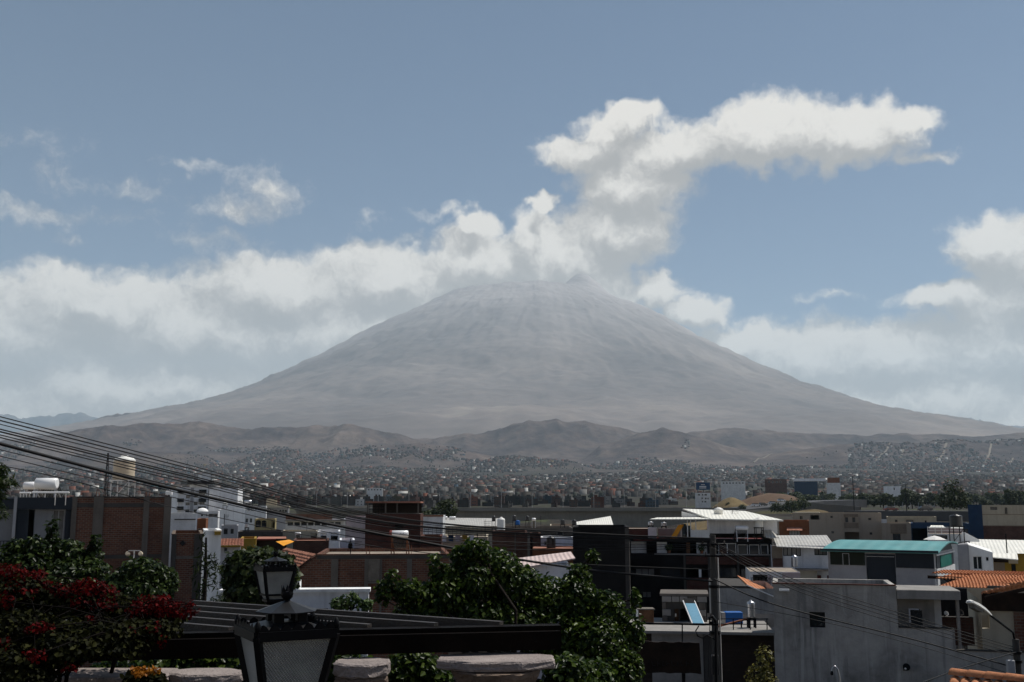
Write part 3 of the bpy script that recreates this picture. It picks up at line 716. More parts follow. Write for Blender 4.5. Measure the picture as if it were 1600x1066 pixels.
def water_tank(label, pxc, py0, py1, Y, wpx, m, zroof, group=None, cap=None, legs=True, legmat='iron', name='water_tank'):
    a = at(pxc, py0, Y); b = at(pxc, py1, Y); r = wpx / FP * Y / 2; h = a.z - b.z; z0 = b.z - zroof
    root = empty(name, (a.x, Y, zroof), label, 'water tank', group)
    n = 18; ribs = []
    hb_ = h * .80
    for i in range(6): ribs += [(r, z0 + hb_ * (i + .12) / 6), (r * 1.025, z0 + hb_ * (i + .5) / 6), (r, z0 + hb_ * (i + .88) / 6)]
    MB().lathe([(r * .96, z0)] + ribs + [(r * .97, z0 + hb_)], n).build('tank', mat(m), root)
    MB().lathe([(r * 1.03, z0 + hb_ - .02), (r * 1.03, z0 + hb_ + .03), (r * .8, z0 + h * .91), (r * .34, z0 + h * .95), (r * .34, z0 + h), (.02, z0 + h + .01)], n).build('lid', mat(cap or m), root)
    if z0 > .12:
        fb = MB().box(-r, r, -r, r, z0 - .07, z0 - .005).build('platform', mat(legmat), root)
        if legs:
            q = r * .85; wd = max(.05, r * .07)
            for sx in (-1, 1):
                for sy in (-1, 1): MB().bar((sx * q, sy * q, -.02), (sx * q, sy * q, z0 - .07), wd).build('leg', mat(legmat), root)
            if z0 > .7:
                MB().bar((-q, -q - wd, .15), (q, -q - wd, z0 - .12), wd * .6).build('brace', mat(legmat), root)
    return root
def solar_heater(label, px0, px1, py0, py1, Y, zroof, tank='steel_w', frame='steel', group=None, cap=None, drop=None, panel=True):
    """lying cylinder over a slope of tubes on an angle-iron stand"""
    a = at(px0, py0, Y); b = at(px1, py1, Y); L = b.x - a.x; r = (a.z - b.z) / 2; zc = (a.z + b.z) / 2 - zroof
    root = empty('solar_heater', ((a.x + b.x) / 2, Y, zroof), label, 'water heater', group)
    M = Matrix.Rotation(R(90), 3, 'Y')
    MB().lathe([(r * .7, -L/2), (r, -L/2 + .03), (r, L/2 - .03), (r * .7, L/2)], 20, (0, 0, zc), M).build('tank', mat(tank), root)
    if cap:
        MB().lathe([(r * .75, -L/2 - .05), (r * 1.04, -L/2 - .02), (r * 1.04, -L/2 + .10)], 20, (0, 0, zc), M).build('end_cap', mat(cap), root)
    run = max(.8, zc * 1.25); lo = .08
    if panel:
        pb = MB(); nt_ = 12
        for i in range(nt_):
            x = -L * .45 + L * .9 * i / (nt_ - 1); pb.tube([(x, .05 + r, zc - r * .4), (x, run, lo + .1)], L * .028, 5)
        o = pb.build('tube_panel', mat('glass'), root); o['kind'] = 'stuff'
    for x in (-L * .42, L * .42):
        MB().bar((x, 0, zc - r * .9), (x, -.12, -.02), .05).build('leg', mat(frame), root)
        MB().bar((x, .05, zc - r * .9), (x, run, lo - .1), .05).build('leg', mat(frame), root)
    MB().bar((-L * .44, -.10, lo + .2), (L * .44, -.10, lo + .2), .04).build('rail', mat(frame), root)
    return root
def antenna(label, px_, py0, Y, zroof, arms=4, r=.02):
    p = at(px_, py0, Y); h = p.z - zroof; root = empty('antenna', (p.x, Y, zroof), label, 'antenna')
    MB().tube([(0, 0, -.05), (0, 0, h)], r, 6).build('mast', mat('iron'), root)
    for i in range(arms):
        z = h - .15 - i * .16; MB().tube([(-.1, 0, z), (.55 - .06 * i, 0, z)], r * .6, 5).build('rod', mat('iron'), root)
    return root
def rail(parent, x0, x1, z0, z1, y, m='iron', n=8, t=.03):
    MB().bar((x0, y, z1), (x1, y, z1), t).build('handrail', mat(m), parent)
    MB().bar((x0, y, (z0 + z1) / 2), (x1, y, (z0 + z1) / 2), t * .7).build('handrail', mat(m), parent)
    for i in range(n + 1):
        x = x0 + (x1 - x0) * i / n; MB().bar((x, y, z0), (x, y, z1), t).build('baluster', mat(m), parent)
def tile_rows(p00, p10, p01, p11, nu, nv, amp=.06, lift=.05):
    """barrel tiles in courses from the eave (p00 to p10) up to the ridge (p01 to p11)"""
    p00, p10, p01, p11 = map(Vector, (p00, p10, p01, p11)); nrm = (p10 - p00).cross(p01 - p00).normalized()
    if nrm.z < 0: nrm = -nrm
    mb = MB(); seg = 6
    for j in range(nv):
        rows = []
        for jj, lf in ((j, lift), (j + 1.12, 0.0)):
            v = min(1, jj / nv); a = p00.lerp(p01, v); b_ = p10.lerp(p11, v); rows.append([a.lerp(b_, i / (nu * seg)) + nrm * (lf + amp * abs(math.sin(math.pi * i / seg))) for i in range(nu * seg + 1)])
        low = [q - nrm * (lift + .01) for q in rows[0]]; n = nu * seg + 1
        mb.add(rows[0] + rows[1], [(i, i + 1, n + i + 1, n + i) for i in range(n - 1)])
        mb.add(low + rows[0], [(i, i + 1, n + i + 1, n + i) for i in range(n - 1)])
    return mb

# ---------------------------------------------------------------- left side of the view
h = House('modern_house', 'dark slate and pale panel house at the left edge with solar heaters on top', -60, 113, 779, 56, 9, 'panel_grey', parapet=.3,
  holes=[(47,56,797,880,'o'),(84,103,797,868,'w',2,'grey','curtain'),(-30,2,800,860,'w',2,'grey','glass'),(60,80,886,930,'w',1,'grey','glass')])
h.b('fascia', -60, 22, 779, 796, 'slate', -.35, .03); h.b('fascia', 27.5, 112.5, 777, 796, 'slate', -.40, .03)
h.b('column', 22.3, 27.2, 776, 960, 'grey', -.45, .03); h.b('stone_pier', 28, 46.5, 796.3, 960, 'slate', -.16, .03); h.b('stone_pier', 104, 112.8, 796.3, 960, 'slate', -.16, .03)
rail(h.root, h.x(-20), h.x(21), h.z(862), h.z(846), -.5, 'iron', 8)
h_modern = h
solar_heater('larger white solar heater on the dark slate house', 57, 89, 747, 765, 58.5, h.roofz)
solar_heater('smaller white solar heater behind the larger one on the dark slate house', 38, 55, 753, 765, 60.5, h.roofz)
# slanted collector boards of the two heaters
for lab, p0, p1, q0, q1, yy in (('long white pipe rack below the larger solar heater', 50, 108, 768, 771.5, 57.4), ('short white pipe rack below the smaller solar heater', 31, 48, 769, 771.5, 57.7)):
    a = at(p0, q0, yy); b_ = at(p1, q1, yy); rt = empty('pipe_rack', (a.x, yy, h.roofz), lab, 'rack'); L = b_.x - a.x; zz = (a.z + b_.z) / 2 - h.roofz
    MB().tube([(0,0,zz),(L,0,zz)], .05, 8).build('pipe', mat('steel_w'), rt)
    for i in range(4): MB().bar((L*(.08+.28*i),0,-.05),(L*(.08+.28*i),0,zz-.04), .04).build('leg', mat('steel'), rt)

h = House('brick_building', 'bare brick building with grey concrete columns beside the dark slate house', 113, 268, 778, 58, 10, 'brick', parapet=.35)
for a_, b_ in ((113.2,121),(147,163),(225,234),(257,268.2)): h.b('column', a_, b_, 776.5, 1010, 'conc', -.07, .03)
h.b('beam', 121.2, 256.8, 786.5, 793, 'conc_d', -.05, .03); h.b('beam', 121.2, 256.8, 868, 874, 'conc_d', -.05, .03)
h.b('coping', 113, 268, 775.8, 777.8, 'conc_d', -.05, .2)
h_brick = h
g_ = House('brick_annex', 'lower brick wall that steps down from the bare brick building', 268.4, 318, 836, 59, 9, 'brick', parapet=.2)
for a_, b_ in ((268.6,276),(304,317.8)): g_.b('column', a_, b_, 835, 1010, 'conc_d', -.07, .03)
g_.b('beam', 276.2, 303.8, 869, 874, 'conc', -.05, .03)
rv = MB().lathe([(.16,-.03),(.16,.03)], 4, (g_.x(286), -.05, g_.z(849)), Matrix.Rotation(R(90), 3, 'X')); rv.build('vent', mat('dark'), g_.root)
fl = empty('flood_light', h.world(h.x(264), .1, h.h + .06), 'small white flood light on the top corner of the brick building', 'light')
MB().bbox(-.18,.18,-.1,.1,.12,.34,.03).build('housing', mat('steel_w'), fl); MB().box(-.03,.03,-.03,.03,0,.12).build('bracket', mat('iron'), fl)
water_tank('beige round water tank on a tall steel stand above the brick building', 195, 712, 750, 66, 32, 'tank_c', h.roofz, cap='tank_w', legmat='steel')
p = at(169, 708, 63); rt = empty('lattice_mast', (p.x, 63, h.roofz), 'thin lattice mast beside the beige water tank', 'mast'); hh_ = p.z - h.roofz
for k_ in range(3):
    a_ = 2.09 * k_; MB().bar((.14*math.cos(a_),.14*math.sin(a_),0),(.03*math.cos(a_),.03*math.sin(a_),hh_), .03).build('leg', mat('iron'), rt)
for i in range(9):
    q = .14 - .11*i/9; z = hh_*i/9; MB().bar((-q, -q*.5, z), (q*.8, -q*.5, z + hh_/9), .018).build('brace', mat('iron'), rt)
p = at(210, 860.5, 40); rt = empty('spot_light_pole', (p.x, 40, G(p.x, 40)), 'pole with two small spot lights in front of the brick building', 'light'); zb = p.z - G(p.x, 40)
MB().tube([(0,0,-.1),(0,0,zb)], .025, 6).build('pole', mat('steel'), rt); MB().bar((-.22,0,zb),(.22,0,zb), .035).build('crossbar', mat('steel'), rt)
for sx in (-.24, .24): MB().lathe([(.04,-.12),(.085,-.02),(.085,.05),(.06,.06)], 10, (sx, 0, zb - .12), Matrix.Rotation(R(65), 3, 'X')).build('lamp_head', mat('tank_c'), rt)

h = House('apartment_tower', 'white apartment block with black balconies and a dark roof slab', 279, 326, 762, 255, 15, 'white_b', 'building', rz=26,
  holes=[(291,298,773,779,'w'),(291,298,785,790,'w'),(304,310,772,778,'w'),(304,310,784,790,'w'),(291,298,796,801,'w'),(304,310,796,801,'w'),(313,321,771,777,'w',2),(313,321,783,789,'w',2)])
for a_, b_ in ((277.5,287),(311,321.5)):
    for q in (765, 779, 791.5): h.b('balcony', a_, b_, q, q + 5.6, 'dark', -1.3, .03)
h.b('roof_slab', 291, 333, 751.5, 756, 'dark', -1.5, 9); h.b('penthouse', 305, 326, 756.2, 762, 'white', 1.2, 8); h.b('lift_tower', 318, 332, 740, 751.3, 'white_s', 3, 8)
h.part('facade_strip', MB().box(h.x(298.5), h.x(303), -.2, .03, 0, h.h), 'grey')
h = House('white_block', 'tall blank white wall beside the apartment block with black balconies', 327, 372, 763, 262, 16, 'white_b', 'building', rz=10)
water_tank('small white water tank on the blank white block', 352, 785, 790, 240, 7, 'tank_w', 2.0)
h = House('white_warehouse', 'plain white workshop wall standing right of the brick building', 267, 306, 803, 108, 5, 'white_s', 'building', rz=20)
h.part('beam', MB().box(h.x(273), h.x(306), -.1, .02, h.z(812.5), h.z(811)), 'dark')
h = House('white_house', 'white house with two small square windows beside the workshop wall', 309, 341, 800, 150, 10, 'white_s', rz=14, holes=[(314,317.5,803,807,'w'),(322,324.5,803,807,'w'),(326,340,803,808,'w',2,'tan')])
dm = MB().lathe([(.85,0),(.8,.15),(.62,.36),(.35,.5),(.05,.55)], 14, (h.x(315), 3, h.h)); dm.build('dome', mat('white'), h.root)
h = House('long_white_house', 'long white house wall with a sloping top right of the small windowed house', 341, 383, 797, 170, 14, 'white', rz=14)
h.part('gable', MB().prism([(h.x(352), h.h), (h.w, h.h), (h.w, h.h + .8), (h.x(360), h.h + .9)], .1, 8), 'white')
water_tank('white tank with a grey lid on the long white house', 377, 781, 788, 178, 5, 'tank_w', h.roofz)
solar_heater('silver solar heater on the long white house', 382, 393, 781.5, 787, 176, h.roofz, 'steel')
h = House('grey_white_house', 'pale grey house with small dark windows beside the long white wall', 383, 416, 791, 190, 12, 'white_s', rz=12, holes=[(399,401,795,797.5,'w'),(403,405.5,795,797.5,'w'),(384,389,810,817,'w'),(391,395,810,817,'w')])
h = House('slab_roof_house', 'house with a cream roof slab and dark window band in the left middle distance', 415, 451, 793, 200, 10, 'grey', rz=11, parapet=0, holes=[(416,424,796,801,'w'),(426,434,796,801,'w'),(436,449,796,801,'w',3)])
h.b('roof_slab', 414, 452, 790.5, 793.2, 'cream', -1.2, 10.4)
h.b('chimney', 414, 431, 779, 790.4, 'cream', 6, 8)
h = House('yellow_house', 'yellow house with two arched windows in the left middle distance', 398, 430, 812, 130, 7, 'yellow', rz=11, roof='roofred', holes=[(399.5,408,816,824,'w',2,'dark'),(409,416.5,816,824,'w',2,'dark'),(426,429.5,815,825,'o')])
for a_, b_ in ((399.5,408),(409,416.5)):
    cx = (h.x(a_)+h.x(b_))/2; rw = (h.x(b_)-h.x(a_))/2; zz = h.z(816)
    h.part('arch', MB().prism([(cx+rw*math.cos(math.pi*i/8), zz+rw*.75*math.sin(math.pi*i/8)) for i in range(9)], -.012, .02), 'dark')
h = House('strip_window_house', 'long white house with a band of dark windows and a brick parapet', 446, 540, 813, 140, 12, 'white_b', rz=9, parapet=.1, holes=[(449+i*10.6, 458.6+i*10.6, 815.5, 822, 'w', 1, 'white', 'glass') for i in range(8)] + [(502,512,832,842,'o'),(517,528,832,842,'o')])
h.b('parapet_wall', 446, 519, 803.5, 812.6, 'brick', .4, .7); h.b('eave', 445, 541, 812.2, 814.2, 'conc_l', -.9, .03)
h = House('pink_house', 'pale pink house wall joined to the long house with the window band', 540.5, 572, 808, 142, 12, 'pink', rz=8, roof='roofred')
h = House('cream_house', 'low cream wall house in front of the window band', 440, 496, 831, 108, 6, 'cream', rz=10, roof='roofdirt', holes=[(486,495,834,842,'o')])
h = House('grey_doors_house', 'grey house front with two black garage openings', 496, 531, 831.5, 110, 8, 'white_b', rz=9, holes=[(501,510.5,833,845,'o'),(517,528,833,845,'o')])
solar_heater('white solar heater standing before the low cream wall', 461, 470, 832, 836, 98, 3.2, 'steel_w')
h = House('arched_gate_house', 'white house wall with a dark arched gateway near the brick tower', 531, 554, 845, 95, 6, 'white_b', rz=9, roof='roofred', holes=[(544,551,852,862,'o')])
h.part('arch', MB().prism([((h.x(544)+h.x(551))/2+(h.x(551)-h.x(544))/2*math.cos(math.pi*i/8), h.z(852.05)+.22*math.sin(math.pi*i/8)) for i in range(9)], -.012, .02), 'dark')
h = House('brick_shed', 'low red brick house with an orange canopy leaning on it', 458, 514, 846, 90, 7, 'brick_g', rz=10, parapet=.1, roof='roofred')
cn = empty('canopy', h.world(h.x(446), -1.2, 0), 'orange canvas canopy in front of the low brick house', 'canopy'); zc = at(440, 849, 88).z - h.base
MB().add([(-.75,0,zc+.12),(.0,-.55,zc-.22),(.75,.1,zc+.10),(.2,.7,zc+.25)], [(0,1,2,3)]).build('cloth', mat('orange'), cn)
for x_, y_ in ((-.7,0),(0,-.5),(.7,.1)): MB().bar((x_,y_,-.2),(x_,y_,zc-.02+(.1 if y_>-.3 else -.24)), .04).build('post', mat('iron'), cn)
h = House('dark_brick_house', 'dark brown house wall with a red eave left of the orange canopy', 400, 448, 842, 92, 8, 'brick_b', rz=12, roof='roofred', parapet=.05)
h.b('eave', 400, 431, 842, 844, 'redsheet', -.4, .03)
h = House('mustard_house', 'mustard coloured wall between the red tiled roof and the brown house', 376, 400, 843, 86, 6, 'mustard', rz=13, parapet=.1, roof='roofred')
h = House('tiled_cottage', 'small white cottage under a red tiled roof by the mustard wall', 345, 376, 852, 76, 5, 'white_s', rz=14, parapet=0, roof=None, holes=[(350,356,856,862,'w')])
tr = tile_rows((-.2,-.4,h.h-.1),(h.w+.2,-.4,h.h-.1),(-.2,4.5,h.h+.30),(h.w+.2,4.5,h.h+.30), 8, 9, .05, .04).build('tiles', mat('tile_o'), h.root); tr['kind'] = 'stuff'
h.b('fascia', 345, 376, 852, 855, 'mustard', -.42, -.3)
h = House('white_pier_house', 'narrow bright white wall with willow leaves hanging before it', 320, 346, 831, 45, 4, 'white', rz=17)
h.b('sign_box', 335, 345, 830.6, 836, 'mustard', -.25, -.02)
h = House('red_roof_house', 'small orange-brown house between the workshop and the narrow white wall', 308, 322, 812, 100, 6, 'terra', rz=14, roof='roofred', holes=[(310,315,826,833,'w')])
h = House('shed_row', 'row of dark patched sheds behind the mustard wall', 372, 442, 832, 104, 7, 'conc_d', rz=12, roof='roofdirt', holes=[(380,388,835,842,'o'),(410,420,836,842,'o')])
water_tank('small silver tank on the row of dark patched sheds', 386, 818, 824, 107, 6, 'steel', h.roofz)
h = House('grid_gate_house', 'grey house with a tall barred gate behind the narrow white wall', 346, 372, 822, 125, 6, 'grey', rz=14, holes=[(350,356,826,835,'w',3,'iron'),(360,366,826,835,'w')])
antenna('television aerial on the grey house with the barred gate', 351, 803, 126, h.roofz, 3, .04)

h = House('brick_row_house', 'long dusty brick house side with a shuttered window and grey posts', 495, 702, 868, 52, 7, 'brick', rz=6, parapet=.12, roof='roofdirt')
h.part('gable', MB().prism([(h.x(459), 0), (0, 0), (0, h.h - .06), (h.x(460), h.z(893))], .02, 6), 'brick')
for a_, b_ in ((518,529),(570,576),(594,597.5),(636,644)): h.b('post', a_, b_, 874, 1000, 'conc', -.06, .03)
h.b('beam', 496, 702, 868.5, 873.5, 'conc_d', -.05, .03)
sh = h.b('shutter', 576.3, 593.7, 874, 909, 'wood_g', -.09, .03)
for i in range(4): MB().box(h.x(577+i*4.2), h.x(580.6+i*4.2), -.12, -.092, h.z(908), h.z(875)).build('board', mat('wood_g'), sh)
h.b('sill', 575, 597, 909.3, 912, 'conc', -.15, .03)
p0, p1 = Vector((h.x(458.5), -.15, h.z(894))), Vector((h.x(494), -.15, h.z(866))); dy = Vector((-1.9, 4.6, .12))
tr = tile_rows(p0, p0 + dy, p1, p1 + dy, 12, 7, .05, .05).build('tiles', mat('tile_o'), h.root); tr['kind'] = 'stuff'
_a, _b, _c, _d = p0 - Vector((0,0,.06)), p0 + dy - Vector((0,0,.06)), p1 + dy - Vector((0,0,.06)), p1 - Vector((0,0,.06)); _g = lambda v: Vector((v.x, v.y, 0))
h.part('side_wall', MB().add([_a, _b, _c, _d, _g(_a), _g(_b), _g(_c), _g(_d)], [(0,3,2,1),(0,1,5,4),(1,2,6,5)]), 'brick_g')
h_row = h
sh_ = solar_heater('white solar heater with a red end cap on orange legs over the brick house', 610, 638, 829, 840, 55.5, h.roofz, 'steel_w', 'rust', cap='redsheet')
tk_ = next(o for o in sh_.children if o.name.startswith('tank')); pp = at(628, 834.5, 55.3) - sh_.location; yy = -.185
for pts in ([(-.10,yy,.03),(-.02,yy,.03)], [(.0,yy,-.03),(.04,yy,.0),(.10,yy,.05)], [(.06,yy,-.05),(.2,yy,-.05)]): MB().tube([(pp.x + a_, b_, pp.z + c_) for a_, b_, c_ in pts], .011, 5).build('maker_mark', mat('navy'), tk_)
h = House('low_white_wall', 'long low white garden wall with a bright flat top', 345, 576, 927, 33, .5, 'white_b', 'wall', rz=6, parapet=0, roof=None)
h.part('coping', MB().box(-.05, h.w+.05, -.1, .6, h.h, h.h+.1), 'white')
h.part('block', MB().box(h.x(452), h.x(468), -.05, .5, h.h+.1, h.h+.35), 'white')

h = House('brick_tower', 'dark red brick tower house with an open framed top floor', 571, 657, 803, 80, 7, 'brick_d', 'building', rz=3, parapet=0, roof='conc_d', holes=[(617,630,818,828,'o')])
for a_ in (573, 601, 619, 652): h.b('post', a_, a_ + 2.2, 786, 802.8, 'conc', .1, .25)
h.b('roof_slab', 571, 657, 783.5, 786, 'roofred', -.2, 6.6); h.part('back_wall', MB().box(.1, h.w-.1, 5.6, 5.75, h.h+.02, h.h+.8), 'brick_b')
for i in range(5): h.b('bar', 577+i*4.6, 577.6+i*4.6, 788, 802.8, 'iron', .15, .19)
for q in (791, 796): h.b('bar', 575.5, 600.5, q, q + .7, 'iron', .2, .23)
h = House('brick_tower_annex', 'low brick extension at the right foot of the brick tower', 657.3, 690, 839, 79, 5, 'brick_d', rz=3, parapet=.1)
h = House('ochre_top_house', 'white box house with an orange brick top beside the brick tower', 653, 692, 807, 108, 9, 'white_s', rz=2, parapet=.1)
h.b('coping_course', 652, 693, 805, 807.4, 'terra', -.1, .2)
h = House('fenced_terrace_house', 'cream house with a wire fenced roof terrace behind the tall green tree', 690, 762, 840, 88, 8, 'cream', rz=1, roof='roofdirt', parapet=.1, holes=[(694,716,862,869,'w',2),(722,738,862,869,'w')])
h.b('eave', 690, 742, 858.5, 861.5, 'terra', -.5, .03); rail(h.root, h.x(656), h.x(758), h.h+.08, h.h+.85, .3, 'iron', 16, .025)
h = House('long_grey_roof_house', 'long low house with a pale grey sheet roof below the bridge', 690, 782, 822, 150, 16, 'cream', rz=1, parapet=0, roof=None)
h.sheet('roof_sheet', [(-.3,-.5,h.h),(h.w+.3,-.5,h.h-.6),(h.w+.3,13,h.h+.9),(-.3,13,h.h+1.0)], 'zinc')
h = House('stepped_grey_house', 'stepped grey concrete house with many tanks right of the tall green tree', 780, 896, 826, 130, 12, 'conc', rz=-1, holes=[(792,800,832,838,'o'),(812,818,833,839,'w'),(870,880,830,836,'w')])
hz1 = h.roofz
h = House('plain_brick_house', 'brown brick house with a grey downpipe right of the tall green tree', 769, 824, 833, 92, 7, 'brick_g', rz=0, parapet=.1)
h.b('downpipe', 804, 806, 834, 900, 'conc', -.1, -.02)
h2_ = House('narrow_brick_house', 'narrow brown brick house beside the one with a downpipe', 828, 845, 836, 93, 6, 'brick_g', rz=-1, holes=[(829,832,838,870,'o')])
h2_ = House('bluish_shed', 'pale blue-grey shed wall behind the black tank on legs', 845, 896, 841, 95, 6, 'white_b', rz=-2, roof='zinc', holes=[(850,856,846,852,'w')])
water_tank('large black water tank on legs over the red-brown wall', 861, 838, 856, 84, 14, 'tank_b', at(861, 868, 84).z - .2)
h = House('red_brown_wall_house', 'red-brown plastered house under the black tank', 832, 897, 857, 82, 5, 'terra', rz=-2, parapet=.05, roof='roofred')
h = House('pinkish_roof_house', 'pale blue house with a pinkish sheet roof behind the tree', 797, 893, 884, 62, 6, 'white_b', rz=0, parapet=0, roof=None)
h.sheet('roof_sheet', [(-.2,-.4,h.h-.25),(h.w+.2,-.4,h.h+.45),(h.w+.2,4.2,h.h+.62),(-.2,4.2,h.h+.15)], 'zinc_p')
for lab, pc, q0, q1, wp, mm, yy in (('white painted tank tower among the rooftops below the bridge', 783, 808, 833, 12, 'tank_w', 128),):
    water_tank(lab, pc, q0, q1, yy, wp, mm, hz1 - 1.5, legs=False, name='tank_tower')
for lab, pc, q0, q1, wp, mm in (('black tank left of the white tank tower', 771.5, 806, 814, 6, 'tank_b'), ('black tank right of the white tank tower', 803.5, 805, 813, 6, 'tank_b'), ('bright blue tank among the rooftops below the bridge', 808.5, 813, 820, 7.5, 'tank_blue'),
   ('black tank beside the small white heater below the bridge', 824, 806, 813, 6, 'tank_b'), ('black tank on a frame left of the dark grey building', 879, 811.5, 819.5, 7, 'tank_b'), ('black tank partly hidden by the dark grey building', 897, 812, 820, 7, 'tank_b')):
    water_tank(lab, pc, q0, q1, 133, wp, mm, hz1)
solar_heater('small white heater among the tanks below the bridge', 831, 837, 809.5, 814, 134, hz1)
solar_heater('short white heater on the grey sheet roof beside the dark tree', 694, 699, 807, 811, 160, at(694, 818, 160).z); solar_heater('long white heater on the grey sheet roof beside the dark tree', 702, 712, 807, 811, 160, at(702, 818, 160).z)
h = House('cream_hall', 'low cream hall with a flat brown roof at the end of the bridge', 860, 960, 822, 165, 14, 'cream', rz=-2, parapet=.2, roof='terra')
h = House('white_awning_house', 'low house with a white sheet awning behind the dark grey building', 905, 955, 822, 140, 10, 'conc_d', rz=-3, parapet=0, roof=None)
h.sheet('roof_sheet', [(-.3,-.5,h.h),(h.w+.3,-.5,h.h),(h.w+.3,9,h.h+1.2),(-.3,9,h.h+.4)], 'zinc_w')

# ---------------------------------------------------------------- the dark building and the white-roofed house
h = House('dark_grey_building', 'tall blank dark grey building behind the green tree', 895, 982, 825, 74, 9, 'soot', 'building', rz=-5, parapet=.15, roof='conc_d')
h.part('corner_post', MB().box(h.w-.25, h.w+.03, -.05, .04, 0, h.h), 'conc_d')
h = House('brick_stair_head', 'brick stair head with a grey pier beside the dark grey building', 978, 1026, 826, 86, 5, 'brick_d', rz=-7, parapet=.05, pybase=846)
h.b('pier', 1012.5, 1026, 824, 845, 'white_b', -.06, .05); 
Y4 = 84
hol = [(985,1010,846,865,'o'),(1012,1023,848,865,'o'),(1026,1054,846,864,'o'),(1057,1066,846,864,'o'),(1069,1105,847,865,'o'),(1122,1150,848,866,'w',2,'white','glass'),(1152,1168,850,866,'w',1,'white','glass'),(1170,1186,850,866,'w',1,'white','glass'),(1188,1200,850,866,'w',1,'white','glass'),
       (992,1022,888,900,'w',3,'dark','curtain'),(1030,1062,888,900,'w',3,'dark','glass'),(1073,1104,886,901,'o'),(1118,1150,886,901,'w',3,'dark','glass'),(1156,1192,887,901,'w',3,'dark','glass'),(1002,1016,924,934,'w',2,'dark','curtain')]
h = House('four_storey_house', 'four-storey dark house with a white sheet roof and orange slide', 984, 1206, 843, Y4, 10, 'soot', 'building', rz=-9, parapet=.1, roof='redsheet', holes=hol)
for a_, b_, m_ in ((985.5,1009.5,'white_s'),(1026,1042,'white'),(1088,1104.5,'white_s'),(1072,1078,'wood_m')): h.part('panel', MB().box(h.x(a_), h.x(b_), .3, .36, h.z(864.5), h.z(846.5)), m_)
h.b('sill', 1022, 1206, 864.6, 866.4, 'conc_l', -.12, .03)
for a_, b_, q0, q1 in ((1071,1150,868.5,881),(1152,1205,868.5,881),(1071,1150,902,921),(1152,1205,902,912)): h.b('brick_band', a_, b_, q0, q1, 'brick_d', -.1, .03)
for a_ in (1067, 1105, 1150.2, 1200): h.b('column', a_, a_ + 3.5, 866.6, 960, 'conc_d', -.16, .03)
h.b('white_leaf', 1090.5, 1094.5, 889, 901, 'white', .1, .14)
# top floor under the white roof
zt = h.h
h.part('top_wall', MB().box(h.x(1109), h.x(1217), 1.0, 7.5, zt + .46, h.z(812.5)), 'white_b')
h.part('gallery_wall', MB().box(h.x(1072), h.x(1200), 5, 5.2, zt, h.z(833)), 'dark')
h.part('fascia', MB().box(h.x(1080.5), h.x(1109), .5, .62, zt + .15, h.z(828)), 'white')
h.part('panel_wall', MB().box(h.x(1027), h.x(1066), 3.5, 3.7, zt, h.z(827)), 'pink')
for a_ in (1074, 1079, 1087, 1108): h.part('post', MB().box(h.x(a_), h.x(a_) + .08, .6, .68, zt, h.z(812)), 'white')
zd = lambda py, y: at(1130, py, Y4 + y).z - h.base
ra = [(h.x(1113), -.6, zd(810.5, 0)), (h.x(1224), -.6, zd(812.5, -1.5)), (h.x(1176), 9, zd(798.5, 7)), (h.x(1068), 9, zd(795, 9))]
h.sheet('white_roof', ra, 'zinc_w', .1)
h.sheet('white_awning', [(h.x(1016), -.4, h.z(811)), (h.x(1114), -.4, h.z(810.6)), (h.x(1108), 3.6, h.z(808.5)), (h.x(1026), 3.6, h.z(809.5))], 'zinc_w', .06)
h.part('end_wall', MB().prism([(h.x(1066), h.z(811)), (h.x(1110), h.z(811)), (h.x(1108), h.z(809.5)), (h.x(1066), zd(799, 4))], 3.8, 4), 'white_s')
h.b('red_eave', 990, 1048, 841.5, 844, 'redsheet', -.5, .9)
hw = h
sl_ = empty('slide', h.world(h.x(1058), .3, zt - .1), 'orange playground slide on the terrace under the white awning', 'slide'); sx = h.x(1071) - h.x(1046)
MB().add([(-sx*.55,0,.0),(-sx*.22,0,.0),(sx*.5,.5,1.22),(sx*.17,.5,1.22)] + [(-sx*.55,.1,-.08),(-sx*.22,.1,-.08),(sx*.5,.6,1.14),(sx*.17,.6,1.14)], [(0,1,2,3),(7,6,5,4),(0,4,5,1),(1,5,6,2),(2,6,7,3),(3,7,4,0)]).build('chute', mat('orange'), sl_)
MB().bar((sx*.34,.62,0),(sx*.34,.62,1.16), .05).build('post', mat('steel'), sl_)
water_tank('round white tank on a leg stand at the corner of the white-roofed house', 1185, 809, 824, 82.5, 13, 'tank_w', h.roofz, name='water_tank')
solar_heater('white solar heater at the corner of the white-roofed house', 1149, 1169, 821.5, 829, 82.3, h.roofz, 'steel_w')
h.sheet('lean_to_roof', [(h.x(1196), -.9, h.z(838)), (h.x(1216), -.9, h.z(838.5)), (h.x(1206), 1.4, h.z(826)), (h.x(1193), 1.4, h.z(826))], 'zinc', .05)
ch = empty('roof_vent', h.world(h.x(1127), 4.5, h.z(809)), 'domed white chimney on the white sheet roof', 'chimney')
MB().lathe([(.36,-.2),(.36,.5),(.42,.52),(.42,.6),(.3,.72),(.1,.8)], 12).build('stack', mat('tank_w'), ch); MB().lathe([(.12,0),(.14,.16)], 8, (-.22,0,.72)).build('cowl', mat('conc'), ch)
for px_, pt in ((995,),(1018,),(1035,)) and ((1016.5, 815), (1037, 816)):
    water_tank('small silver lidded drum on the brick stair head roof' if px_ < 1020 else 'small silver lidded drum beside the orange slide', px_, pt, pt + 6, 88, 8, 'steel', h.roofz + .9)
M_PLANT = leaf_mat('plant_leaf', (.015, .03, .01), (.04, .07, .02), (.1, .14, .04), .5, .2)
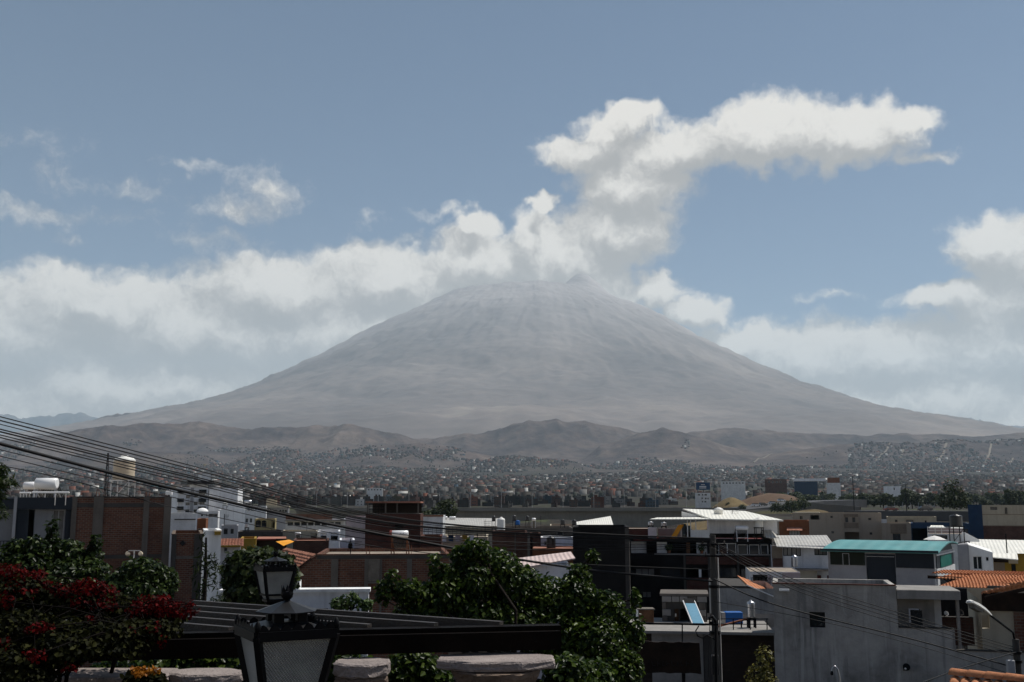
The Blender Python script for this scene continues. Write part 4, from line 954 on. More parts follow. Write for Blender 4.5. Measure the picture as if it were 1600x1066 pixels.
for px_, q, nm_ in ((1045, 858, 'leafy pot plant in the left opening of the white-roofed house'), (1096, 862, 'small pot plant on the sill of the white-roofed house')):
    b_ = h.world(h.x(px_), .12, h.z(865)); rt = empty('pot_plant', b_, nm_, 'plant')
    MB().lathe([(.1,0),(.15,.25),(.14,.26)], 10).build('pot', mat('terra'), rt); r_ = np.random.default_rng(3); pt_, nn = crown_points([(0,0,.5,.28,.2,.3)], 120, r_); link('leaves', leaf_mesh('leaves', pt_, nn, .14, 'leaf', r_), M_PLANT, rt)

# ---------------------------------------------------------------- the courtyard before it
Y5 = 50
h = House('flat_terrace_house', 'low house with a flat dusty terrace roof and a dark brick side', 1000, 1209, 988, 42, 4.5, 'brick_b', rz=-8, parapet=0, roof=None, holes=[(1040,1048,1022,1066,'o')])
h.part('terrace_slab', MB().box(-.9, h.w, -.35, 4.5, h.h, h.h + .10), 'conc_l'); h.part('plaster_strip', MB().box(h.x(1018), h.x(1098), -.05, .03, 0, h.h - .02), 'conc_l')
h.part('pillar', MB().box(h.x(1099), h.x(1118), -.12, .03, 0, h.h - .02), 'conc_d')
ter = h; tz = h.base + h.h + .10
# small house of squared stone blocks
sb = House('stone_hut', 'small hut of squared pale stone blocks on the terrace', 1034, 1104, 931, 45, 2.0, 'conc_d', 'hut', rz=-9, parapet=0, roof='conc_d', pybase=973.5, holes=[(1053,1060,951,976,'d',1,'dark','wood_m'),(1062,1080,951,976,'o')])
rs = random.Random(9); z = .02; row = 0
bm_cache = {}
while z < sb.h - .1:
    rh = .27 + rs.uniform(-.02, .03); x = -.02 if row % 2 else -.1
    while x < sb.w - .05:
        bw = rs.uniform(.26, .44); x1_ = min(x + bw, sb.w + .02)
        blocked = any(x1_ > sb.x(a_) - .02 and x < sb.x(b_) + .02 and z < sb.z(951) for a_, b_ in ((1053,1060),(1062,1080)))
        if not blocked and x1_ - max(x, 0) > .1:
            MB().bbox(max(x, 0) + .012, x1_ - .012, -.07 - rs.uniform(0, .03), .02, z + .012, min(z + rh, sb.h) - .012, .015).build('stone_block', mat('conc_l') if rs.random() < .55 else mat('conc'), sb.root)
        x += bw
    z += rh; row += 1
sb.part('rough_top', MB().box(-.08, sb.w + .08, -.1, 2.1, sb.h, sb.h + .1), 'conc')
bd = empty('blue_board', at(1092, 975, 43.4), 'pale blue board leaning against the stone hut', 'board'); a = at(1076, 939, 44.6) - at(1092, 975, 43.4); wv = Vector((.20, -.05, 0))
bd.location.z = tz; a.z += at(1092, 975, 43.4).z - tz
for f0, f1, mm in ((.0,.30,'sky'), (.33,.55,'sky'), (.55,.80,'sky'), (.83,1.0,'dark')):
    C.setdefault('sky', plain('pale_blue_paint', (.20, .42, .56), .5, var=.08)); p0 = a * f0 + Vector((0,0,.04)); p1 = a * f1 + Vector((0,0,.04)); nn = Vector((0,.06,.05))
    MB().add([p0-wv,p0+wv,p1+wv,p1-wv,p0-wv+nn,p0+wv+nn,p1+wv+nn,p1-wv+nn], [(0,1,2,3),(7,6,5,4),(0,4,5,1),(1,5,6,2),(2,6,7,3),(3,7,4,0)]).build('panel', mat(mm), bd)
MB().bar(a*0-wv*1.1, a-wv*1.1, .05).build('side_rail', mat('steel_w'), bd); MB().bar(a*0+wv*1.1, a+wv*1.1, .05).build('side_rail', mat('steel_w'), bd)
bx = empty('wooden_cupboard', (at(1010, 972, 44).x, 44, tz), 'low brown wooden cupboard left of the stone hut', 'cupboard'); w_ = 23/FP*44; hh_ = at(1010,953,44).z - tz
MB().bbox(-w_/2, w_/2, 0, .6, 0, hh_, .02).build('body', mat('wood_m'), bx); MB().box(-w_/2-.04, w_/2+.04, -.04, .64, hh_, hh_+.04).build('top', mat('wood_g'), bx); MB().box(-w_/2-.1, -w_/2-.02, -.02, .1, 0, hh_).build('post', mat('steel_w'), bx)
bx = empty('blue_crate', (at(1146, 968, 44).x, 44, tz), 'blue plastic crate with a silver end on the terrace', 'crate'); w_ = 26/FP*44; hh_ = at(1146,956,44).z - tz
MB().bbox(-w_/2, w_/2, -.2, .3, .04, hh_, .02).build('box', mat('tank_blue'), bx); MB().box(-w_/2-.15, -w_/2-.005, -.15, .25, .02, hh_-.02).build('end_panel', mat('steel'), bx); MB().box(-w_/2, w_/2, -.15, .25, 0, .04).build('base', mat('iron'), bx)
water_tank('bare steel water tank on a thin stand at the terrace edge', 1173, 938, 965, 42.6, 12, 'steel', tz, legmat='iron')
pl_ = empty('plank', (at(1146, 975, 42.5).x, 42.5, tz), 'orange-brown plank propped on the terrace floor', 'plank'); MB().bar((-.62,0,.06),(.62,.25,.33), .16, .05).build('board', mat('orange' if False else 'rust'), pl_); MB().bar((.35,.2,0),(.35,.2,.24), .05).build('trestle', mat('iron'), pl_)
fr = empty('terrace_frame', (at(1150, 980, 42).x, 42, tz), 'low black iron frame standing on the terrace', 'frame')
for x_ in (-.75, -.1, .55, 1.2): MB().bar((x_,0,0),(x_,0,.42), .035).build('post', mat('iron'), fr)
MB().bar((-.8,0,.40),(1.25,0,.40), .035).build('rail', mat('iron'), fr); MB().bar((-.8,0,.2),(1.25,0,.2), .03).build('rail', mat('iron'), fr)
h = House('terrace_back_wall', 'low pale parapet wall closing the back of the terrace', 1098, 1209, 959, 45.5, .3, 'conc_l', 'wall', rz=-8, parapet=0, roof=None, pybase=978)
h = House('gable_house', 'dark grey rendered gable wall with a sliver of orange roof', 1115, 1212, 919, 58, 6, 'render', rz=-8, parapet=0, roof=None)
h.part('upper_wall', MB().prism([(0, h.h), (h.w, h.h - .55), (h.x(1168), h.h + .12), (0, h.h + .14)], .02, 6), 'conc_d')
tr = tile_rows((h.x(1168), .05, h.h + .13), (h.x(1168), 8, h.h + .13), (h.w + .2, .05, h.z(934)), (h.w + .2, 8, h.z(934)), 14, 6, .04, .03).build('tiles', mat('tile'), h.root); tr['kind'] = 'stuff'
MB().bar((h.x(1167), 0, h.h + .17), (h.w, 0, h.z(932.5)), .12, .06).build('verge', mat('white'), h.root)
h = House('railing_house', 'grey patio house with thin black railings behind the gable wall', 1172, 1250, 893, 68, 5, 'white_s', rz=-9, parapet=.05, holes=[(1176,1199,898,917,'o')])
h.part('divider', MB().box(h.x(1199), h.x(1204), -.1, .02, h.z(925), h.z(899)), 'pink'); h.part('side_wall', MB().box(h.x(1222), h.x(1250), -.08, .02, h.z(925), h.z(894)), 'pink')
rail(h.root, h.x(1173), h.x(1222), h.z(917), h.z(902), -.4, 'iron', 9, .03)
ORD = ['first', 'second', 'third', 'fourth', 'fifth', 'sixth', 'seventh', 'eighth', 'ninth', 'tenth']

# ---------------------------------------------------------------- right side of the view
h = House('white_curtain_house', 'white house with curtained windows under a grey sheet roof left of the teal warehouse', 1205, 1297, 852, 80, 8, 'white_b', rz=-12, parapet=0, roof=None,
  holes=[(1223,1251,854,868.5,'w',4,'dark','curtain_l'),(1272,1292,854,867,'w',3,'dark','curtain'),(1274,1281,898,907,'w',1,'conc','redsheet'),(1290,1293,898,904,'w',1,'conc','redsheet')])
h.sheet('roof_sheet', [(h.x(1213), -.9, h.h - .05), (h.w + .4, -.9, h.h - .22), (h.w + .4, 8, h.h + .55), (h.x(1213), 8, h.h + .5)], 'zinc')
h.b('stone_pier', 1205.3, 1222, 852.5, 872, 'tan', -.2, .03); h.b('brick_pier', 1206, 1222, 872.3, 890, 'brick_g', -.25, .03)
h.b('ledge', 1240, 1296, 887.5, 890, 'roofdirt', -1.4, .03); h.b('lower_wall', 1240, 1273, 890.2, 930, 'cream', -1.2, -.02)
water_tank('bare steel upright tank beside the white curtained house', 1241, 867, 886, 76.5, 9.5, 'steel', at(1241, 888, 76.5).z)
# warehouse with the curved teal roof
h = House('teal_roof_warehouse', 'grey warehouse with a curved bright teal sheet roof', 1293, 1460, 860, 66, 6.6, 'grey', 'building', rz=-31, parapet=0, roof=None, holes=[(1352,1398,864,912,'o')])
d = 6.6; arc = [(y_, h.h + .02 + .50 * math.sin(math.pi * min(1, (y_ + .5) / (d + 3)) )) for y_ in np.linspace(-.5, d + .2, 12)]
th_ = [(y_, z_ - .07) for y_, z_ in arc[::-1]]; h.part('curved_roof', MB().prismx([*arc, *th_], -.3, h.w + .3), 'teal')
h.part('eave_trim', MB().box(-.3, h.w + .3, -.58, -.5, h.h + .0, h.h + .12), 'slate')
h.part('gable', MB().prismx([(0, h.h), (d, h.h)] + [(y_, z_ - .09) for y_, z_ in arc[::-1] if 0 <= y_ <= d], h.w - .1, h.w - .02), 'slate')
for a_, b_, q0, q1, m_ in ((1297,1351,862,882,'green_panel'),(1399,1458,862,884,'slate'),(1353,1397,866,906,'slate')):
    C.setdefault('green_panel', plain('dark_green_panel', (.020, .026, .018), .7, var=.15)); h.b('panel', a_, b_, q0, q1, m_, -.05 if q0 < 866 else .1, .14)
fr_ = h.b('door_frame', 1317, 1326.5, 864.5, 881.5, 'green_panel', -.075, -.052)
for a_, b_, q0, q1 in ((1316.6,1317.2,864,882),(1326.2,1326.8,864,882),(1317,1326.4,864,864.6),(1353,1397,867.5,868.1),(1459.2,1460,861,914)): h.b('trim', a_, b_, q0, q1, 'white_s', -.10, -.078)
h.part('side_panel', MB().box(h.w + .003, h.w + .05, .25, d - .2, h.z(884), h.h - .22), 'slate'); h.part('green_curtain', MB().box(h.w + .05, h.w + .09, 1.4, d - 1.3, h.z(884), h.h - .25), 'tealwall')
h.part('side_trim', MB().box(h.w + .05, h.w + .1, .1, d, h.h - .2, h.h - .12), 'white_s'); h.part('side_base', MB().box(h.w + .003, h.w + .08, .1, d, 0, h.z(885)), 'white_s')
sk = empty('skylight', h.world(h.x(1400), 9.3, 0), 'small white sheet roof showing behind the teal roof', 'roof'); sk.location.z = at(1400, 853, 76).z
MB().add([(-1.6,0,0),(1.9,0,0),(1.4,2.4,.35),(-1.3,2.4,.38),(-1.6,0,-.08),(1.9,0,-.08),(1.4,2.4,.27),(-1.3,2.4,.3)], [(0,1,2,3),(7,6,5,4),(0,4,5,1),(1,5,6,2),(2,6,7,3),(3,7,4,0)]).build('sheet', mat('zinc_w'), sk)
for x_ in (-1.4, 1.6): MB().bar((x_, .3, -6), (x_, .3, -.06), .12).build('post', mat('steel'), sk)

h = House('terracotta_house', 'terracotta house with a small tiled dormer window', 1217, 1264, 814, 148, 7, 'terra', rz=-15, parapet=.1, roof='roofred', holes=[(1232,1250,829,840,'w',4,'dark','curtain_l')])
h.part('dormer_roof', MB().prismx([(-.9, h.z(828.5)), (.05, h.z(828.5)), (.05, h.z(823.5))], h.x(1229), h.x(1253)), 'tile_o'); h.b('sill', 1230, 1252, 840.3, 842, 'wood', -.3, .03)
h = House('beige_apartments', 'row of beige flat-roofed apartments with tiny square windows', 1238, 1377, 802, 182, 14, 'beige', 'building', rz=-17, parapet=.2,
  holes=[(1249,1254,806,812,'w',2,'cream','glass'),(1266,1279.5,805,812,'o'),(1297,1301,806,809.5,'w',1,'tan'),(1297.5,1302,829.5,833.5,'w',1,'tan'),(1318,1341,831,850,'o'),(1320,1325,808,816,'w',1,'tan'),(1331,1336,808,816,'w',1,'tan'),(1356,1361,809,812.5,'w',1,'tan'),(1357,1361.5,831,835,'w',1,'tan')])
h.b('upper_block', 1238, 1280, 800.5, 802.4, 'cream', -.1, 8); h.b('recess_panel', 1317.5, 1340.5, 803, 807.5, 'tan', -.08, .02); h.b('recess_panel', 1317.5, 1340.5, 816.5, 825, 'tan', -.08, .02); h.b('beam', 1317.5, 1340.5, 825.3, 830.6, 'beige', -.2, .02)
for a_ in (1317, 1340.8): h.b('pier', a_, a_ + 1.1, 802, 850, 'beige', -.25, .02)
h.part('garage_wall', MB().box(h.x(1316), h.x(1343), 2.5, 2.7, 0, h.z(831)), 'tan')
h = House('beige_annex', 'lower beige house with a brown recessed front right of the beige apartments', 1377.5, 1424, 818, 172, 10, 'beige', rz=-19, parapet=.1, holes=[(1394,1406,834,845,'w',3,'dark','glass')])
h.b('brown_front', 1391, 1416, 819, 833.5, 'tan', -.12, .02); h.b('glass_rail', 1377.5, 1386, 811.5, 817.5, 'white_s', -.1, -.04)
h2_ = House('cream_roof_house', 'cream upper house with small dark windows behind the beige annex', 1385, 1463, 808, 196, 9, 'cream', rz=-20, parapet=.1, holes=[(1398,1402,812,819,'w',2,'tan'),(1415,1427,812,819,'w',2,'tan','curtain'),(1444.5,1447.5,813,816.5,'w',1,'tan')])
h = House('navy_house', 'navy blue house with a black carport opening', 1423, 1514, 818.5, 140, 10, 'navy', rz=-21, parapet=.1, holes=[(1424,1450,825.5,856,'o'),(1506,1512,826,834,'w',1,'dark')])
h = House('white_terrace_house', 'white terrace house with a framed pergola roof beside the navy house', 1449, 1507, 834, 112, 5, 'white_s', rz=-22, parapet=.05, holes=[(1456,1480,836,842.5,'w',3,'dark','glass')])
for a_ in (1449.5, 1461, 1471, 1506): h.b('post', a_, a_ + 1, 823, 834, 'steel_w', .1, .2)
for q in (823.5, 828.5): h.b('rail', 1449.5, 1507, q, q + .8, 'steel_w', .22, .28)
h.sheet('awning', [(h.x(1452), 0, h.z(824.5)), (h.x(1478), 0, h.z(824.5)), (h.x(1474), 2.6, h.z(821.5)), (h.x(1455), 2.6, h.z(821.5))], 'zinc_w'); h.sheet('awning', [(h.x(1486), 0, h.z(825)), (h.x(1507), 0, h.z(825)), (h.x(1505), 2, h.z(822.5)), (h.x(1488), 2, h.z(822.5))], 'zinc_w')
h.part('back_wall', MB().box(h.x(1451), h.x(1506), 3, 3.2, h.h, h.z(826)), 'pink')
um = empty('parasol', (at(1461, 850, 105).x, 105, at(1461, 850, 105).z), 'wide pale parasol before the white terrace house', 'parasol'); rr_ = 17/FP*105
MB().lathe([(rr_,.42),(rr_*.5,.66),(.03,.8)], 10, smooth=False).build('canopy', mat('tank_w'), um); MB().tube([(0,0,-1.8),(0,0,.8)], .04, 6).build('pole', mat('steel'), um)
h = House('cream_factory', 'cream panelled factory block with a brown lower wall at the right edge', 1534, 1660, 790, 150, 16, 'cream', 'building', rz=-24, parapet=.1, holes=[(1547,1558,792,797,'w',5,'conc','glass')])
h.b('brown_wall', 1534, 1660, 822, 870, 'brick_g', -.12, .02); h.b('blue_end_wall', 1512, 1534, 788.5, 870, 'navy', -.1, .8)
for q in (803.5, 821): h.b('band', 1534, 1660, q, q + .9, 'tan', -.06, .02)
for a_ in (1570, 1572): h.b('drainpipe', a_, a_ + 1, 793, 803, 'dark', -.1, -.03)
h = House('white_shed_roof', 'broad white sheet roofed shed below the cream factory', 1530, 1660, 869, 84, 12, 'white_s', 'building', rz=-22, parapet=0, roof=None)
h.sheet('roof_sheet', [(-.4,-.5,h.h-.1),(h.w+.4,-.5,h.h+.1),(h.w+.4,12,h.h+.9),(-.4,12,h.h+.95)], 'zinc_w'); h.part('vent_pole', MB().tube([(h.x(1576), 2, h.h), (h.x(1576), 2, h.z(835))], .05, 6), 'iron')
h = House('white_corner_house', 'white corner house with a tall dark window right of the teal warehouse', 1514, 1551, 864, 70, 6, 'white', rz=-22, parapet=0, roof=None, holes=[(1519,1534,869,890,'w',2,'white','glass'),(1539.5,1544.5,870,876.5,'w',1,'white','glass')])
h.part('gable', MB().prism([(0, h.h), (h.w, h.h), (h.w, h.h + .05), (0, h.z(851.5))], .01, 6), 'white')
h.part('shade_grey_face', MB().box(h.x(1497.5), -.01, -.25, 5.5, 0, h.z(851)), 'grey')  # grey paint stands in for shade on the white house's left face
water_tank('black round water tank on a tall dark stand above the white corner house', 1493, 803.5, 822, 73, 18.5, 'tank_b', h.base + h.z(851), legmat='iron')
h.sheet('stand_roof', [(h.x(1496), .6, h.z(849)), (h.x(1513), .2, h.z(846)), (h.x(1517), 1.4, h.z(846)), (h.x(1500), 1.6, h.z(848))], 'dark')
h.part('white_stair_wall', MB().prism([(h.x(1507), h.z(851.3)), (h.x(1536), h.z(851.3)), (h.x(1536), h.z(848)), (h.x(1513), h.z(836)), (h.x(1507), h.z(835))], 6.2, 6.5), 'white_s')
h = House('ochre_house', 'ochre and brown house with a white eave right of the white corner house', 1551.5, 1650, 870, 72, 6, 'mustard', rz=-24, parapet=0, roof=None, holes=[(1579,1586,881,893,'w',1,'dark','glass')])
h.b('brown_panel', 1552, 1569, 879, 905, 'tan', -.08, .02); h.b('dark_band', 1552, 1575, 869.5, 878.7, 'wood', -.06, .02); h.b('cream_boards', 1575.5, 1590, 869, 880, 'cream', -.05, .02)
h.sheet('eave', [(h.x(1551), -1.1, h.h + .02), (h.x(1590), -1.1, h.h - .1), (h.x(1590), .9, h.h + .2), (h.x(1551), .9, h.h + .22)], 'zinc_w')
# orange tiled roofs
h = House('orange_tile_house', 'house under stepped orange tiled roofs at the right', 1500, 1640, 921, 47, 8, 'conc_d', rz=-16, parapet=0, roof=None)
def tiles_px(hh, e0, e1, r0, r1, y0, y1, nu, nv, m='tile'):
    def L(p, y): 
        q = at(p[0], p[1], hh.Y + y) ; c, s_ = math.cos(hh.rz), math.sin(hh.rz); dx, dy = q.x - hh.x0, q.y - hh.Y
        return (dx * c + dy * s_, -dx * s_ + dy * c, q.z - hh.base)
    o = tile_rows(L(e0, y0), L(e1, y0), L(r0, y1), L(r1, y1), nu, nv, .055, .05).build('tiles', mat(m), hh.root); o['kind'] = 'stuff'; return o
tiles_px(h, (1466,918), (1560,922), (1520,899), (1612,901), -.9, 3.6, 18, 12); tiles_px(h, (1559,913.5), (1660,915), (1600,900), (1680,901), .6, 3.6, 18, 9)
tiles_px(h, (1462,905), (1522,908), (1490,898.5), (1545,900), 2.2, 4.2, 11, 5); tiles_px(h, (1456,897), (1640,901), (1476,892.5), (1640,895.5), 3.7, 5.6, 34, 5)
for a_, q in ((1467, 919), (1463, 906)): h.part('fascia_board', MB().bar((h.x(a_) - .1, -.4 if q > 910 else 2.6, h.z(q) - .06), (h.x(1545), -.4 if q > 910 else 2.6, h.z(q + 3) - .06), .06, .14), 'wood')
h.part('low_wall', MB().box(h.x(1539), h.x(1600), -.9, -.7, h.z(925), h.z(912.5)), 'conc_d')
h = House('cream_courtyard_house', 'cream house with a brick corner and tiled eave at the right edge', 1531, 1660, 938, 38, 6, 'cream', rz=-18, parapet=0, roof=None, holes=[(1531.5,1544,961,982,'o')])
h.b('brick_corner', 1582, 1660, 954, 1040, 'brick', -.07, .02); h.b('dark_gable', 1534, 1660, 925, 953.5, 'wood', -.12, .02)
tiles_px(h, (1534,929), (1660,897), (1590,924), (1660,909), -.9, 1.2, 14, 5)
h.part('eave_board', MB().bar((h.x(1535), -1.0, h.z(931)), (h.x(1600), -1.0, h.z(915)), .06, .12), 'wood')
# the big grey rendered house
h = House('grey_rendered_house', 'large weathered grey rendered house with one small square window', 1208, 1400, 915, 39, 3.2, 'render', 'house', rz=-14, parapet=.9, roof='conc_d', holes=[(1263,1287,955,979,'w',2,'dark','glass')])
h.part('roof_edge', MB().box(-.03, h.w - .01, -.06, .14, h.h + .062, h.h + .10), 'brick_d'); h.part('stepped_wall', MB().box(h.w + .004, h.x(1486), .004, .22, 0, h.z(976)), 'render'); h.part('stepped_wall', MB().box(h.x(1486) + .004, h.x(1620), .008, .22, 0, h.z(1008)), 'render')
h.part('wall_capping', MB().box(h.w + .01, h.x(1487), -.03, .26, h.z(976), h.z(974.3)), 'conc_d'); h.part('wall_capping', MB().box(h.x(1487)+.01, h.x(1620), -.03, .26, h.z(1008), h.z(1006.5)), 'conc_d'); h.part('step_pier', MB().box(h.x(1483.5), h.x(1487), -.02, .27, h.z(1008) + .01, h.z(977)), 'conc_l')
h.part('concrete_beam', MB().bbox(h.x(1400.5), h.x(1499), -.12, 2.2, h.z(931.5), h.z(917.5), .02), 'conc_l')
up = MB().box(h.x(1396), h.x(1421), .7, .9, h.z(985), h.z(931.6)).box(h.x(1439), h.x(1462), .7, .9, h.z(985), h.z(931.6)).box(h.x(1421), h.x(1439), .7, .9, h.z(949), h.z(931.6)).box(h.x(1421), h.x(1439), .7, .9, h.z(985), h.z(972)); h.part('upper_wall', up, 'conc_l')
h.window(h.x(1421), h.x(1439), h.z(972), h.z(949), 'w', 2, 'dark', 'glass')
h.part('beam_column', MB().box(h.x(1494.5), h.x(1499), .3, .5, h.z(1007), h.z(931.6)), 'conc_l'); h.part('side_room', MB().box(h.x(1462.2), h.x(1476), 1.2, 1.4, h.z(985), h.z(931.6)), 'white_s'); h.part('dark_room', MB().box(h.x(1476.2), h.x(1530), 2.6, 2.8, h.z(1010), h.z(922)), 'dark')
h.part('patio_wall', MB().box(h.x(1462), h.x(1532), 1.9, 2.1, h.z(1010), h.z(967)), 'brick_g'); h.part('patio_ledge', MB().box(h.x(1462), h.x(1532), 1.86, 2.14, h.z(967), h.z(965.5)), 'conc_d')
hg = h
for i, (pc, q, rp) in enumerate(((1471.5, 962, 6), (1485.5, 962.5, 3.6), (1509, 961, 5))):
    b_ = h.world(h.x(pc), 2.0, h.z(965.5)); rt = empty('satellite_dish', b_, ['white satellite dish left on the patio ledge of the grey house', 'small white dish between the beam column and the larger dish', 'dark satellite dish on the brick patio ledge'][i], 'satellite dish'); r_ = rp/FP*41
    MB().lathe([(.02,.0),(r_*.5,.02),(r_,.07),(r_*.97,.085),(r_*.5,.035),(.02,.015)], 14, (0, -.1, r_), Matrix.Rotation(R(62), 3, 'X') @ Matrix.Rotation(R(12), 3, 'Y')).build('dish', mat('tank_w' if i < 2 else 'conc_d'), rt); MB().bar((0,0,0),(0,-.05,r_), .03).build('mount', mat('iron'), rt); MB().bar((0,-.1,r_*.8),(0,-.3,r_*1.15), .02).build('arm', mat('iron'), rt)
lb = h.part('wall_lamp', MB().bbox(h.x(1217), h.x(1233), -.16, -.003, h.z(923), h.z(919.5), .01), 'steel_w')
sc_ = empty('security_lamp', h.world(h.x(1405), -.01, h.z(1040)), 'black bulkhead lamp fixed to the grey rendered wall', 'lamp'); MB().lathe([(.03,0),(.06,.06),(.12,.18),(.13,.24)], 12, (0,-.05,.06), Matrix.Rotation(R(70), 3, 'X')).build('shade', mat('iron'), sc_); MB().bar((0,0,0),(0,-.1,.06), .04).build('bracket', mat('iron'), sc_); MB().lathe([(.02,0),(.05,.03),(.02,.07)], 10, (-.05,-.28,.05)).build('bulb', mat('tank_w'), sc_)
p = at(1305, 1042, 33); gl = G(p.x, 33); hk = empty('hook_lamp', (p.x, 33, gl), 'thin hooked garden lamp in front of the grey rendered wall', 'lamp'); zz = p.z - gl
MB().tube([(.14,0,-.1),(.12,0,zz-.3),(.08,0,zz-.08),(0,0,zz+.02),(-.09,0,zz-.03),(-.11,0,zz-.14)], .022, 7).build('pole', mat('steel'), hk); MB().lathe([(.03,0),(.05,-.06),(.045,-.12)], 8, (-.11,0,zz-.12)).build('lamp_head', mat('iron'), hk)
# street lamp
p = at(1587, 1000, 28); gl = G(p.x, 28); st = empty('street_lamp', (p.x, 28, gl), 'street lamp with a white cobra head on a dark pole at the right', 'street lamp'); zp = p.z - gl
MB().tube([(.06,0,-.2),(.0,0,zp+.02)], .12, 10, .085).build('pole', mat('conc_d'), st)
hd = at(1547, 961, 27.2) - Vector((p.x, 28, gl)); tip = at(1514, 941, 26.6) - Vector((p.x, 28, gl))
MB().tube([(-.02,0,zp-.35),(-.03,0,zp+.02),(-.10,-.1,zp+.2), hd.lerp(Vector((-.1,-.1,zp+.2)), .45), hd], .03, 8).build('arm', mat('iron'), st)
d_ = (tip - hd); L = d_.length; d_.normalize(); sd_ = d_.cross(Vector((0,0,1))).normalized(); upv = sd_.cross(d_).normalized()
def sec(t, w, hh): c = hd + d_ * (L * t); return [c - sd_*w, c - sd_*w*.8 + upv*hh*.7, c + upv*hh, c + sd_*w*.8 + upv*hh*.7, c + sd_*w, c + sd_*w*.8 - upv*hh*.25, c - sd_*w*.8 - upv*hh*.25]
S_ = [sec(-.04,.035,.03), sec(.1,.06,.06), sec(.4,.115,.09), sec(.75,.135,.10), sec(.95,.11,.08), sec(1.0,.06,.04)]; mb = MB(); vs = [v for s_ in S_ for v in s_]
mb.add(vs, [(i*7+k, i*7+(k+1)%7, (i+1)*7+(k+1)%7, (i+1)*7+k) for i in range(5) for k in range(7)] + [tuple(range(6,-1,-1)), tuple(range(35,42))]); mb.build('lamp_head', mat('tank_w'), st)
mb = MB(); S2 = [[hd + d_*(L*t) + sd_*w*s_ - upv*q for s_, q in ((-1,.022),(1,.022),(.7,.022+dd),(-.7,.022+dd))] for t, w, dd in ((.38,.06,.01),(.5,.10,.07),(.85,.10,.08),(.93,.06,.01))]; vs = [v for s_ in S2 for v in s_]
mb.add(vs, [(i*4+k, i*4+(k+1)%4, (i+1)*4+(k+1)%4, (i+1)*4+k) for i in range(3) for k in range(4)] + [(3,2,1,0),(12,13,14,15)]); mb.build('lens', mat('curtain'), st)
bxp = at(1579, 1040, 27.8) - Vector((p.x, 28, gl)); MB().bbox(bxp.x-.09, bxp.x+.09, bxp.y-.08, bxp.y+.08, bxp.z-.17, bxp.z+.14, .02).build('meter_box', mat('grey'), st)
for q in (.10, -.12): MB().lathe([(.13, zp - .45 + q), (.13, zp - .38 + q)], 10).build('clamp', mat('iron'), st)
# near tiled roof in the corner: every tile by itself
o0 = at(1490, 1054, 20); o1 = at(1606, 1065, 18.6); tr0 = empty('tile_roof', (o0.x, o0.y, 10.9), 'near orange barrel tile roof in the bottom right corner', 'roof'); dl = Vector((0,0,10.9 - 0)); rel = o0 - Vector((o0.x, o0.y, 10.9)); rd = o1 - o0
def half_pipe(a, b, r0, r1, up=1):
    a = Vector(a); b = Vector(b); d = (b - a).normalized(); s = d.cross(Vector((0,0,1))).normalized(); u = s.cross(d).normalized(); vs = []
    for P_, r in ((a, r0), (b, r1), (a, r0 - .018), (b, r1 - .018)):
        for i in range(9): t = math.pi * i / 8; vs.append(P_ + s * (r * math.cos(t)) + u * (r * math.sin(t) * up))
    f = [(i, i+1, 9+i+1, 9+i) for i in range(8)] + [(18+i+1, 18+i, 27+i, 27+i+1) for i in range(8)] + [(i+1, i, 18+i, 18+i+1) for i in range(8)] + [(9+i, 9+i+1, 27+i+1, 27+i) for i in range(8)]
    return MB().add(vs, f, True)
for i in range(4): half_pipe(rel + rd*(i/4.0) - rd*.012, rel + rd*((i+1)/4.0) + rd*.012, .115, .10).build('ridge_tile', mat('tile'), tr0)
fall = Vector((-.35, -1.0, -.42)).normalized()
for i in range(7):
    s0 = rel + rd * (.02 + i * .15) - Vector((0, 0, .07))
    for j in range(4): half_pipe(s0 + fall*(.06 + j*.33), s0 + fall*(.43 + j*.33), .10, .115).build('tile', mat('tile'), tr0)
MB().add([rel-Vector((0,0,.16)), rel+rd-Vector((0,0,.16)), rel+rd+fall*1.6-Vector((0,0,.14)), rel+fall*1.6-Vector((0,0,.14))], [(0,1,2,3)]).build('roof_deck', mat('wood'), tr0)
for x_ in (.1, .9): MB().bar(rel + rd*x_ + fall*.4 - Vector((0,0,.15)), (rel + rd*x_ + fall*.4).xy.to_3d() + Vector((0,0,G(o0.x,o0.y) - 10.9 - .2)), .14).build('post', mat('wood'), tr0)
pv_ = empty('vent_pipe', at(1580, 1062, 19.5), 'short black vent pipe poking through the near tiled roof', 'pipe'); MB().tube([(0,.2,-.4),(0,0,.02)], .07, 10).build('pipe', mat('iron'), pv_)

# ---------------------------------------------------------------- bridge, road and what stands beyond
def zat(py, Y): return CAMZ + (HOR - py) / FP * Y
BY = 400.0; br = empty('bridge', (0, BY, -38), 'long pale concrete girder bridge crossing the gorge', 'bridge'); C['bridge'] = plain('bridge_concrete', (.21, .20, .175), .9, var=.12, scale=.15, streak=.4)
xb0, xb1 = (470 - PX0) / FP * BY, (1145 - PX0) / FP * BY; zt_ = zat(796.5, BY) + 38
def under(x):
    px_ = PX0 + FP * x / BY; dd = 3.4 + 3.2 * max(math.exp(-((px_ - 735) / 70) ** 2), math.exp(-((px_ - 1000) / 75) ** 2), .75 * math.exp(-((px_ - 520) / 60) ** 2)); return zt_ - dd
xs = np.linspace(xb0, xb1, 60); MB().prism([(x, zt_ - .5) for x in xs] + [(x, under(x)) for x in xs[::-1]], -3.2, 3.2).build('girder', mat('bridge'), br)
MB().box(xb0, xb1, -5.6, 5.6, zt_ - .48, zt_).build('deck', mat('bridge'), br)
for s_ in (-1, 1): MB().box(xb0, xb1, s_*5.4-.12, s_*5.4+.12, zt_+.004, zt_ + .75).build('parapet', mat('bridge'), br)
